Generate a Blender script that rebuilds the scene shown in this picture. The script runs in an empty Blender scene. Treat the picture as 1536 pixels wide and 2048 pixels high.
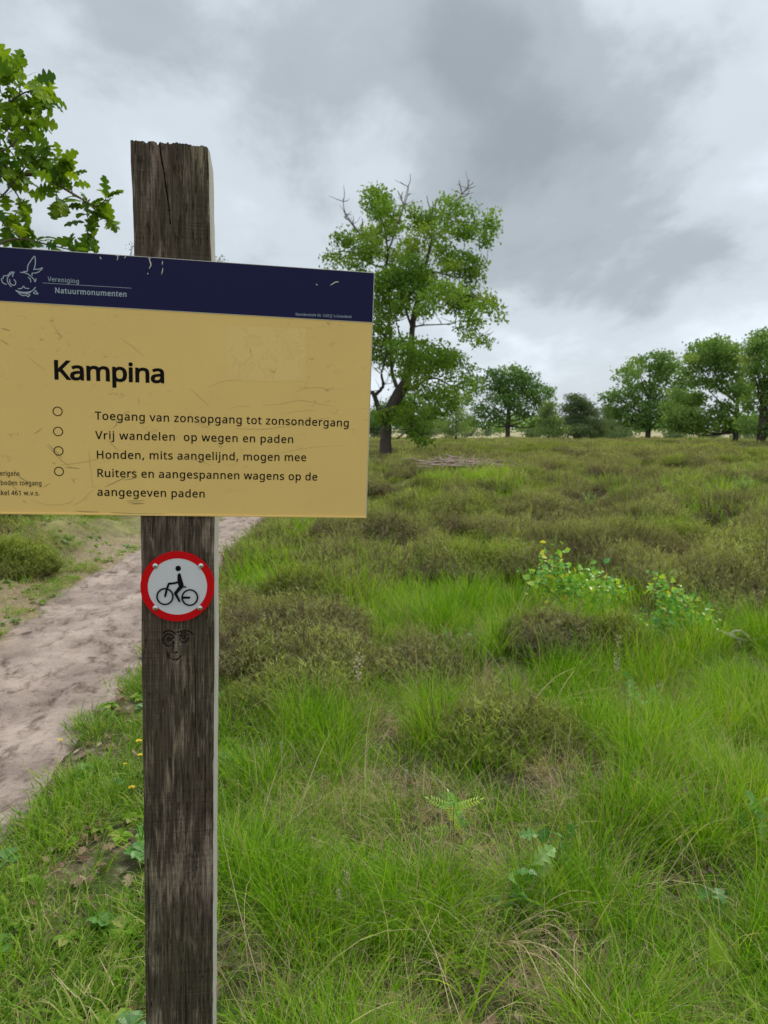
import bpy, math, random, json
import numpy as np
from mathutils import Vector, Matrix, Euler

random.seed(7)
RNG = np.random.default_rng(7)
sc = bpy.context.scene
COL = sc.collection
R_ = math.radians

# ------------------------------------------------------------------ camera
CAM_H, PITCH, FPX = 1.6, R_(6.48), 1479.0
cd = bpy.data.cameras.new('camera'); cam = bpy.data.objects.new('camera', cd); COL.objects.link(cam)
cam.location = (0, 0, CAM_H); cam.rotation_euler = (math.pi/2 - PITCH, 0, 0)
cd.sensor_fit = 'VERTICAL'; cd.sensor_height = 36.0; cd.lens = FPX/2048*36.0
cd.clip_start = 0.05; cd.clip_end = 6000
cd.dof.use_dof = True; cd.dof.focus_distance = 1.55; cd.dof.aperture_fstop = 9.0
sc.camera = cam

# ------------------------------------------------------------------ light
SUN_EL, SUN_AZ = R_(52), R_(38)          # azimuth measured from +Y (view direction) towards +X
world = bpy.data.worlds.new('World'); sc.world = world; world.use_nodes = True
sun_d = bpy.data.lights.new('sun', 'SUN'); sun_d.energy = 1.5; sun_d.angle = R_(11); sun_d.color = (1.0, 0.94, 0.84)
sun = bpy.data.objects.new('sun', sun_d); COL.objects.link(sun)
sd = Vector((math.sin(SUN_AZ)*math.cos(SUN_EL), math.cos(SUN_AZ)*math.cos(SUN_EL), math.sin(SUN_EL)))
sun.rotation_euler = sd.to_track_quat('Z', 'Y').to_euler(); sun.location = (0, 0, 30)
sc.view_settings.view_transform = 'Standard'; sc.view_settings.look = 'None'
sc.view_settings.exposure = 0.66; sc.view_settings.gamma = 1.0
sc.view_settings.use_curve_mapping = False
sc.cycles.use_denoising = True
sc.cycles.max_bounces = 8; sc.cycles.transparent_max_bounces = 8; sc.cycles.transmission_bounces = 4
sc.cycles.diffuse_bounces = 4; sc.cycles.glossy_bounces = 2
sc.cycles.sample_clamp_indirect = 6

# pixel of the photograph (1536x2048) <-> world
def ray(x, y):
    a = (x-768)/FPX; b = (y-1024)/FPX
    return np.array([a, math.cos(PITCH)-b*math.sin(PITCH), -math.sin(PITCH)-b*math.cos(PITCH)])
CAMP = np.array([0, 0, CAM_H])
def at(x, y, Y):
    d = ray(x, y); return CAMP + d*(Y/d[1])

def sky_nodes():
    nt = world.node_tree; N = nt.nodes; L = nt.links; N.clear()
    out = N.new('ShaderNodeOutputWorld')
    tc = N.new('ShaderNodeTexCoord')
    sep = N.new('ShaderNodeSeparateXYZ'); L.new(tc.outputs['Generated'], sep.inputs[0])
    def m(op, a, b=None, c=None, clamp=False):
        n = N.new('ShaderNodeMath'); n.operation = op; n.use_clamp = clamp
        for i, v in enumerate((a, b, c)):
            if v is None: continue
            if isinstance(v, (int, float)): n.inputs[i].default_value = v
            else: L.new(v, n.inputs[i])
        return n.outputs[0]
    zc = m('ADD', m('MAXIMUM', sep.outputs[2], 0.0), 0.30)
    comb = N.new('ShaderNodeCombineXYZ')
    L.new(m('DIVIDE', sep.outputs[0], zc), comb.inputs[0]); L.new(m('DIVIDE', sep.outputs[1], zc), comb.inputs[1])
    mp = N.new('ShaderNodeMapping'); L.new(comb.outputs[0], mp.inputs[0])
    mp.inputs['Scale'].default_value = (1.0, 0.75, 1); mp.inputs['Location'].default_value = (3.7, 1.3, 0); mp.inputs['Rotation'].default_value = (0, 0, R_(-14))
    def noise(scale, det, rough, dist=0.0, w=0.0):
        n = N.new('ShaderNodeTexNoise'); n.noise_dimensions = '4D'; L.new(mp.outputs[0], n.inputs['Vector'])
        n.inputs['Scale'].default_value = scale; n.inputs['Detail'].default_value = det
        n.inputs['Roughness'].default_value = rough; n.inputs['Distortion'].default_value = dist; n.inputs['W'].default_value = w
        return n.outputs[0]
    n1 = noise(0.95, 5, 0.5, 0.2, 1.7); n2 = noise(2.7, 8, 0.58, 0.25, 4.1)
    v = m('ADD', m('ADD', m('MULTIPLY', n1, 0.75), m('MULTIPLY', n2, 0.58)), -0.105)
    # broad cloud masses and gaps of this sky: (px, py, angular sharpness, amount)
    for (px, py, k, amt) in SKY_MASSES:
        d = ray(px, py); d = d/np.linalg.norm(d)
        dp = N.new('ShaderNodeVectorMath'); dp.operation = 'DOT_PRODUCT'
        L.new(tc.outputs['Generated'], dp.inputs[0]); dp.inputs[1].default_value = tuple(d)
        e = m('POWER', m('MAXIMUM', dp.outputs['Value'], 0.0), k)
        v = m('ADD', v, m('MULTIPLY', e, amt))
    ramp = N.new('ShaderNodeValToRGB'); L.new(v, ramp.inputs[0])
    cr = ramp.color_ramp; cr.interpolation = 'EASE'
    cr.elements[0].position = 0.26; cr.elements[0].color = (0.25, 0.285, 0.315, 1)
    cr.elements[1].position = 0.71; cr.elements[1].color = (0.66, 0.725, 0.79, 1)
    e = cr.elements.new(0.41); e.color = (0.335, 0.378, 0.413, 1)
    e = cr.elements.new(0.53); e.color = (0.50, 0.55, 0.597, 1)
    bg = N.new('ShaderNodeBackground'); L.new(ramp.outputs[0], bg.inputs[0]); bg.inputs[1].default_value = 0.92
    # an overcast dome gets brighter towards the zenith
    st = m('ADD', 0.86, m('MULTIPLY', m('POWER', m('MAXIMUM', sep.outputs[2], 0.0), 4.0), 1.9)); L.new(st, bg.inputs[1])
    sky = N.new('ShaderNodeTexSky'); sky.sky_type = 'NISHITA'; sky.sun_disc = False
    sky.sun_elevation = SUN_EL; sky.sun_rotation = SUN_AZ
    bs = N.new('ShaderNodeBackground'); L.new(sky.outputs[0], bs.inputs[0]); bs.inputs[1].default_value = 0.05
    mx = N.new('ShaderNodeMixShader'); mx.inputs[0].default_value = 0.93
    L.new(bs.outputs[0], mx.inputs[1]); L.new(bg.outputs[0], mx.inputs[2]); L.new(mx.outputs[0], out.inputs[0])
SKY_MASSES = [(430, 230, 80, 0.10), (1080, 670, 140, 0.12), (560, 480, 200, 0.07), (1000, 250, 90, -0.15), (1130, 400, 110, -0.08), (250, 20, 90, -0.08), (760, 220, 260, 0.10),
              (1500, 250, 90, 0.05), (120, 320, 90, 0.09), (600, 380, 300, -0.08), (1400, 540, 140, -0.07), (1050, 530, 200, -0.06), (900, 60, 120, -0.03), (1480, 690, 200, 0.08)]
sky_nodes()

# ------------------------------------------------------------------ noise in python
def _hash(i, j, s):
    h = (i.astype(np.int64)*374761393 + j.astype(np.int64)*668265263 + s*2147483647) & 0xffffffff
    h = ((h ^ (h >> 13))*1274126177) & 0xffffffff
    h = ((h ^ (h >> 16))*2246822519) & 0xffffffff
    return ((h ^ (h >> 15)) & 0xffffff)/float(0xffffff)
def vnoise(x, y, s=0):
    x = np.asarray(x, float); y = np.asarray(y, float)
    i = np.floor(x); j = np.floor(y); u = x-i; v = y-j
    u = u*u*u*(u*(u*6-15)+10); v = v*v*v*(v*(v*6-15)+10)
    a = _hash(i, j, s); b = _hash(i+1, j, s); c = _hash(i, j+1, s); d = _hash(i+1, j+1, s)
    return (a*(1-u)+b*u)*(1-v)+(c*(1-u)+d*u)*v
def fbm(x, y, s=0, o=4, g=0.5):
    t = 0; a = 1; n = 0
    for k in range(o):
        t = t + a*vnoise(np.asarray(x)*2**k + 17.3*k, np.asarray(y)*2**k + 5.1*k, s+k); n += a; a *= g
    return t/n
def sstep(a, b, x):
    t = np.clip((np.asarray(x, float)-a)/(b-a), 0, 1); return t*t*(3-2*t)

# ------------------------------------------------------------------ terrain
PR_Y = [-6, 0, 2.0, 2.84, 3.05, 3.66, 4.48, 5.1, 8.26, 9.26, 10.5, 12.85, 17, 25, 40, 60]
PR_X = [-1.9, -1.75, -1.62, -1.56, -1.55, -1.59, -1.65, -1.71, -1.90, -1.95, -1.93, -1.80, -1.75, -2.6, -6.5, -14]
PL_Y = [-6, 0, 4, 5.75, 6.5, 7.97, 9.85, 12.85, 17, 25, 40, 60]
PL_X = [-3.4, -3.0, -2.95, -3.06, -3.18, -3.34, -3.25, -2.87, -2.7, -3.6, -7.6, -15.2]
def path_d(x, y):
    """signed distance-like value, > 0 inside the path"""
    xr = np.interp(y, PR_Y, PR_X); xl = np.interp(y, PL_Y, PL_X)
    w = 0.10*(fbm(np.asarray(x)*2.5, np.asarray(y)*2.5, 91, 3)-0.5)*2
    return np.minimum(xr-x, x-xl) + w
def domes(x, y, cell, seed):
    x = np.asarray(x, float); y = np.asarray(y, float); i0 = np.floor(x/cell); j0 = np.floor(y/cell); best = np.full(x.shape, 9.0)
    for di in (-1, 0, 1):
        for dj in (-1, 0, 1):
            i = i0+di; j = j0+dj; cx = (i+.15+.7*_hash(i, j, seed))*cell; cy = (j+.15+.7*_hash(i, j, seed+1))*cell; sz = .75+.6*_hash(i, j, seed+2)
            best = np.minimum(best, ((x-cx)**2+(y-cy)**2)/(cell*.62*sz)**2)
    return np.sqrt(np.clip(1-best, 0, 1))
MOUNDS = []      # x, y, rx, ry, h
def gpx(x, y, z=0.0):
    d = ray(x, y); t = (z-CAM_H)/d[2]; p = CAMP+d*t; return p[0], p[1]
def mound(px, py, rx, ry, h):
    X, Y = gpx(px, py); MOUNDS.append((X, Y, rx, ry, h))
mound(1130, 1300, .45, .4, .10); mound(1200, 1085, 1.0, .9, .12); mound(620, 1300, .5, .5, .08); mound(690, 1130, .8, .9, .15)
mound(1350, 1010, 1.8, 1.6, .30); mound(900, 1060, 1.6, 1.4, .20); mound(1060, 1560, .4, .35, .07); mound(1480, 1200, .7, .6, .14)
mound(1330, 1600, .5, .4, .10); mound(900, 1310, .7, .5, .08)
def hgt(x, y):
    x = np.asarray(x, float); y = np.asarray(y, float)
    d = np.hypot(x, y)
    h = 0.24*(fbm(x/1.9, y/1.9, 3, 3)-0.5)*sstep(2.5, 8, d)
    h = h + 0.30*(fbm(x/7.0, y/9.0, 11, 3)-0.5)*sstep(5, 16, d)*(1-0.6*sstep(60, 140, d))
    h = h + 0.05*(fbm(x/0.45, y/0.45, 23, 3)-0.5)*sstep(0.5, 2.5, d)*(1-sstep(20, 40, d))
    h = h + 0.28*domes(x, y, 0.95, 71)*sstep(4.2, 7.5, d)*(1-sstep(14, 24, d)) + 0.40*domes(x, y, 1.9, 81)*sstep(7, 13, d)*(1-sstep(45, 90, d))
    for (mx, my, rx, ry, mh) in MOUNDS:
        h = h + mh*np.exp(-((x-mx)/rx)**2-((y-my)/ry)**2)
    pd = path_d(x, y)
    k = sstep(-1.1, 0.0, pd)
    return h*(1-0.85*k) - 0.05*k
def hz(x, y): return float(hgt(np.array([x]), np.array([y]))[0])
def ground_px(px, py):
    z = 0.0
    for _ in range(8):
        X, Y = gpx(px, py, z); z = 0.5*z+0.5*hz(X, Y)
    return Vector((X, Y, hz(X, Y)))

# ------------------------------------------------------------------ object helpers
def mesh_from(name, V, F, mat=None, attrs=None, smooth=False):
    me = bpy.data.meshes.new(name)
    V = np.asarray(V, np.float32).reshape(-1, 3)
    me.vertices.add(len(V)); me.vertices.foreach_set('co', V.ravel())
    if isinstance(F, np.ndarray):
        n, k = F.shape; me.loops.add(n*k); me.loops.foreach_set('vertex_index', F.astype(np.int32).ravel())
        me.polygons.add(n); me.polygons.foreach_set('loop_start', np.arange(0, n*k, k, dtype=np.int32))
        try: me.polygons.foreach_set('loop_total', np.full(n, k, dtype=np.int32))
        except Exception: pass
    else:
        tot = [len(f) for f in F]; flat = [i for f in F for i in f]
        me.loops.add(len(flat)); me.loops.foreach_set('vertex_index', np.array(flat, np.int32))
        me.polygons.add(len(F)); st = np.concatenate([[0], np.cumsum(tot)[:-1]]).astype(np.int32)
        me.polygons.foreach_set('loop_start', st)
        try: me.polygons.foreach_set('loop_total', np.array(tot, np.int32))
        except Exception: pass
    me.polygons.foreach_set('use_smooth', np.full(len(me.polygons), bool(smooth)))
    if attrs:
        for k, v in attrs.items():
            v = np.asarray(v, np.float32)
            if v.ndim == 1:
                a = me.attributes.new(k, 'FLOAT', 'POINT'); a.data.foreach_set('value', v)
            else:
                a = me.attributes.new(k, 'FLOAT_VECTOR', 'POINT'); a.data.foreach_set('vector', v.ravel())
    if mat: 
        for m in (mat if isinstance(mat, (list, tuple)) else [mat]): me.materials.append(m)
    me.update(calc_edges=True); me.validate()
    return me
def obj(name, me, parent=None, label=None, cat=None, group=None, kind=None, loc=None, rot=None, scale=None, link=True):
    o = bpy.data.objects.new(name, me)
    if link: COL.objects.link(o)
    if parent is not None: o.parent = parent
    if loc is not None: o.location = loc
    if rot is not None: o.rotation_euler = rot
    if scale is not None: o.scale = scale if hasattr(scale, '__len__') else (scale,)*3
    if label: o['label'] = label
    if cat: o['category'] = cat
    if group: o['group'] = group
    if kind: o['kind'] = kind
    return o
def thing(name, label, cat, loc=(0, 0, 0), rot=None, group=None):
    return obj(name, None, None, label, cat, group, None, loc, rot)

class MB:
    """collects pieces into one mesh"""
    def __init__(s): s.V = []; s.F = []; s.A = []; s.n = 0; s.M = []
    def add(s, V, F, tint=0.5, mi=0):
        V = np.asarray(V, float).reshape(-1, 3)
        s.V.append(V); s.F += [tuple(i+s.n for i in f) for f in F]; s.M += [mi]*len(F)
        s.A.append(np.broadcast_to(np.asarray(tint, float), (len(V),)).copy() if np.ndim(tint) == 0 else np.asarray(tint, float))
        s.n += len(V)
    def mesh(s, name, mat, smooth=False):
        me = mesh_from(name, np.concatenate(s.V), s.F, mat, {'tint': np.concatenate(s.A)}, smooth)
        if any(s.M): me.polygons.foreach_set('material_index', np.array(s.M, np.int32))
        return me
def tube(mb, pts, rad, sides=6, tint=0.5, cap=True):
    pts = [Vector(p) for p in pts]; n = len(pts); V = []; F = []
    up = Vector((0.13, 0.27, 0.95))
    for i, p in enumerate(pts):
        t = (pts[min(i+1, n-1)]-pts[max(i-1, 0)])
        t = t.normalized() if t.length > 1e-9 else Vector((0, 0, 1))
        a = t.cross(up)
        if a.length < 1e-3: a = t.cross(Vector((1, 0, 0)))
        a.normalize(); b = t.cross(a); r = rad[i] if hasattr(rad, '__len__') else rad
        for k in range(sides):
            w = 2*math.pi*k/sides; V.append(p+a*(r*math.cos(w))+b*(r*math.sin(w)))
    for i in range(n-1):
        for k in range(sides):
            k2 = (k+1) % sides; F.append((i*sides+k, i*sides+k2, (i+1)*sides+k2, (i+1)*sides+k))
    if cap: F.append(tuple(range(sides))[::-1]); F.append(tuple((n-1)*sides+k for k in range(sides)))
    mb.add([tuple(v) for v in V], F, tint)
def smooth_path(pts, rad, k=4):
    P = np.array([list(p) for p in pts], float); n = len(P); out = []; ro = []
    for i in range(n-1):
        p0 = P[max(i-1, 0)]; p1 = P[i]; p2 = P[i+1]; p3 = P[min(i+2, n-1)]
        for j in range(k):
            t = j/k; out.append(0.5*((2*p1)+(-p0+p2)*t+(2*p0-5*p1+4*p2-p3)*t*t+(-p0+3*p1-3*p2+p3)*t**3)); ro.append(rad[i]*(1-t)+rad[i+1]*t)
    out.append(P[-1]); ro.append(rad[-1]); return out, ro

# ------------------------------------------------------------------ materials
def newmat(name):
    m = bpy.data.materials.new(name); m.use_nodes = True; nt = m.node_tree; nt.nodes.clear()
    out = nt.nodes.new('ShaderNodeOutputMaterial'); return m, nt, out
def N_(nt, typ, **kw):
    n = nt.nodes.new(typ)
    for k, v in kw.items():
        if k.startswith('i_'): n.inputs[int(k[2:])].default_value = v
        else: setattr(n, k, v)
    return n
def ramp_(nt, src, stops, interp='LINEAR'):
    r = nt.nodes.new('ShaderNodeValToRGB'); cr = r.color_ramp; cr.interpolation = interp
    while len(cr.elements) < len(stops): cr.elements.new(0.5)
    for e, (p, c) in zip(cr.elements, stops):
        e.position = p; e.color = (c[0], c[1], c[2], 1) if hasattr(c, '__len__') else (c, c, c, 1)
    nt.links.new(src, r.inputs[0]); return r.outputs[0]
def noise_(nt, vec, scale, det=4, rough=0.55, dist=0.0):
    n = nt.nodes.new('ShaderNodeTexNoise'); n.inputs['Scale'].default_value = scale; n.inputs['Detail'].default_value = det
    n.inputs['Roughness'].default_value = rough; n.inputs['Distortion'].default_value = dist
    if vec is not None: nt.links.new(vec, n.inputs['Vector'])
    return n.outputs[0]
def math_(nt, op, a, b=0.0, clamp=False):
    n = nt.nodes.new('ShaderNodeMath'); n.operation = op; n.use_clamp = clamp
    for i, v in enumerate((a, b)):
        if isinstance(v, (int, float)): n.inputs[i].default_value = v
        else: nt.links.new(v, n.inputs[i])
    return n.outputs[0]
def mix_(nt, fac, a, b, typ='MIX'):
    n = nt.nodes.new('ShaderNodeMix'); n.data_type = 'RGBA'; n.blend_type = typ
    for i, v in ((0, fac), (6, a), (7, b)):
        if isinstance(v, (int, float)): n.inputs[i].default_value = v
        elif hasattr(v, '__len__'): n.inputs[i].default_value = (v[0], v[1], v[2], 1)
        else: nt.links.new(v, n.inputs[i])
    return n.outputs[2]
def mapping_(nt, vec, sc_=(1, 1, 1), loc=(0, 0, 0), rot=(0, 0, 0)):
    n = nt.nodes.new('ShaderNodeMapping'); n.inputs['Scale'].default_value = sc_; n.inputs['Location'].default_value = loc
    n.inputs['Rotation'].default_value = rot
    nt.links.new(vec, n.inputs[0]); return n.outputs[0]
def bump_(nt, h, strength=0.5, dist=0.01):
    n = nt.nodes.new('ShaderNodeBump'); n.inputs['Strength'].default_value = strength; n.inputs['Distance'].default_value = dist
    nt.links.new(h, n.inputs['Height']); return n.outputs[0]

def leafmat(name, stops, transl=0.4, rough=0.6, objvar=0.35, spec=0.12, patch=None):
    """two-sided leaf: colour by the vertex attribute 'tint' and by the individual, light passes through"""
    m, nt, out = newmat(name)
    at_ = N_(nt, 'ShaderNodeAttribute'); at_.attribute_name = 'tint'
    oi = N_(nt, 'ShaderNodeObjectInfo')
    t = math_(nt, 'ADD', at_.outputs['Fac'], math_(nt, 'MULTIPLY', math_(nt, 'SUBTRACT', oi.outputs['Random'], 0.5), objvar))
    if patch:
        geo = N_(nt, 'ShaderNodeNewGeometry')
        nz = noise_(nt, geo.outputs['Position'], patch[0], 3, 0.5)
        t = math_(nt, 'ADD', t, math_(nt, 'MULTIPLY', math_(nt, 'SUBTRACT', nz, 0.5), patch[1]))
    col = ramp_(nt, t, stops)
    p = N_(nt, 'ShaderNodeBsdfPrincipled'); nt.links.new(col, p.inputs['Base Color']); p.inputs['Roughness'].default_value = rough
    p.inputs['Specular IOR Level'].default_value = spec
    tr = N_(nt, 'ShaderNodeBsdfTranslucent')
    tcol = mix_(nt, 1.0, col, (1.25, 1.2, 0.55), 'MULTIPLY'); nt.links.new(tcol, tr.inputs[0])
    mx = N_(nt, 'ShaderNodeMixShader', i_0=transl); nt.links.new(p.outputs[0], mx.inputs[1]); nt.links.new(tr.outputs[0], mx.inputs[2])
    nt.links.new(mx.outputs[0], out.inputs[0]); return m

M = {}
STRAW = (0.42, 0.34, 0.19)
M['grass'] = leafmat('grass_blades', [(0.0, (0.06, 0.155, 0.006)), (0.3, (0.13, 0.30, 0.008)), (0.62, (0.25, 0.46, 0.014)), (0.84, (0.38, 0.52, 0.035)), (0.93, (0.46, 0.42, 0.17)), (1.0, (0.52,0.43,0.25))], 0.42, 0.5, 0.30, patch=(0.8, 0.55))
M['lawn'] = leafmat('short_grass_blades', [(0.0, (0.07, 0.17, 0.014)), (0.4, (0.15, 0.30, 0.022)), (0.7, (0.28, 0.40, 0.05)), (0.9, (0.42, 0.42, 0.14)), (1.0, (0.52,0.43,0.25))], 0.38, 0.5, 0.25, patch=(1.3, 0.5))
M['straw'] = leafmat('dry_straw', [(0.0, (0.20, 0.14, 0.07)), (0.5, (0.42, 0.33, 0.18)), (1.0, (0.58, 0.48, 0.28))], 0.25, 0.6, 0.3)
M['heather'] = leafmat('heather_shoots', [(0.0, (0.09, 0.065, 0.045)), (0.22, (0.195, 0.15, 0.10)), (0.42, (0.235, 0.24, 0.09)), (0.7, (0.33, 0.365, 0.10)), (1.0, (0.50, 0.54, 0.15))], 0.3, 0.7, 0.3, patch=(0.45, 0.55))
M['heather_green'] = leafmat('green_heather_shoots', [(0.0, (0.10, 0.085, 0.04)), (0.3, (0.17, 0.20, 0.04)), (0.6, (0.27, 0.33, 0.05)), (1.0, (0.40, 0.47, 0.09))], 0.28, 0.7, 0.3, patch=(0.45, 0.4))
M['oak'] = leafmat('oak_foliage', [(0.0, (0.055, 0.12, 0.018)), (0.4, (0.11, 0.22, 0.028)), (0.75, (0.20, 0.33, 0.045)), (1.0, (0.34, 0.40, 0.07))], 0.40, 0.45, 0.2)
M['oak_far'] = leafmat('far_oak_foliage', [(0.0, (0.055, 0.12, 0.035)), (0.4, (0.12, 0.225, 0.06)), (0.8, (0.22, 0.345, 0.09)), (1.0, (0.33, 0.43, 0.12))], 0.35, 0.5, 0.1)
M['pine'] = leafmat('pine_needles', [(0.0, (0.07, 0.11, 0.05)), (0.5, (0.15, 0.21, 0.10)), (1.0, (0.26, 0.34, 0.15))], 0.25, 0.6, 0.1)
M['pine_light'] = leafmat('young_pine_needles', [(0.0, (0.10, 0.16, 0.05)), (0.5, (0.22, 0.31, 0.11)), (1.0, (0.36, 0.48, 0.16))], 0.3, 0.6, 0.1)
M['oak_near'] = leafmat('near_oak_leaf', [(0.0, (0.045, 0.11, 0.012)), (0.5, (0.13, 0.24, 0.016)), (1.0, (0.28, 0.40, 0.022))], 0.42, 0.45, 0.6)
M['seedling'] = leafmat('bluish_oak_leaf', [(0.0, (0.085, 0.22, 0.06)), (0.5, (0.14, 0.31, 0.07)), (1.0, (0.28, 0.42, 0.08))], 0.35, 0.4, 0.4, 0.5)
M['birch'] = leafmat('birch_leaf', [(0.0, (0.12, 0.32, 0.08)), (0.4, (0.22, 0.48, 0.07)), (0.7, (0.42, 0.60, 0.08)), (1.0, (0.66, 0.58, 0.07))], 0.4, 0.35, 0.8, 0.5)
M['yellow_leaf'] = leafmat('yellow_green_leaf', [(0.0, (0.20, 0.34, 0.03)), (1.0, (0.34, 0.48, 0.05))], 0.45, 0.45, 0.2)
M['litter'] = leafmat('dead_leaf', [(0.0, (0.13, 0.075, 0.04)), (0.5, (0.25, 0.16, 0.10)), (1.0, (0.38, 0.29, 0.21))], 0.15, 0.8, 0.7, 0.2)
M['seed'] = leafmat('seed_head', [(0.0, (0.36, 0.29, 0.19)), (1.0, (0.66, 0.58, 0.42))], 0.2, 0.7, 0.2)
def flat(name, col, rough=0.5, metal=0.0, spec=0.5, var=None, bump=None):
    m, nt, out = newmat(name); p = N_(nt, 'ShaderNodeBsdfPrincipled')
    p.inputs['Base Color'].default_value = (*col, 1); p.inputs['Roughness'].default_value = rough; p.inputs['Metallic'].default_value = metal
    p.inputs['Specular IOR Level'].default_value = spec
    tc = N_(nt, 'ShaderNodeTexCoord')
    if var:
        nz = noise_(nt, tc.outputs['Object'], var[0], 5, 0.6)
        c = mix_(nt, nz, tuple(a*(1-var[1]) for a in col), tuple(min(1, a*(1+var[1])) for a in col)); nt.links.new(c, p.inputs['Base Color'])
    if bump:
        nz = noise_(nt, tc.outputs['Object'], bump[0], 4, 0.6); nt.links.new(bump_(nt, nz, bump[1], 0.002), p.inputs['Normal'])
    nt.links.new(p.outputs[0], out.inputs[0]); return m
M['bark'] = flat('oak_bark', (0.075, 0.058, 0.045), 0.9, var=(6, 0.5), bump=(14, 0.8))
M['bark_pale'] = flat('dead_wood', (0.25, 0.22, 0.19), 0.85, var=(8, 0.35))
M['stem'] = flat('green_stem', (0.13, 0.17, 0.05), 0.6)
M['stem_brown'] = flat('brown_twig', (0.10, 0.065, 0.04), 0.7, var=(20, 0.3))
M['petal'] = flat('yellow_petal', (0.85, 0.60, 0.015), 0.6)

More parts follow.
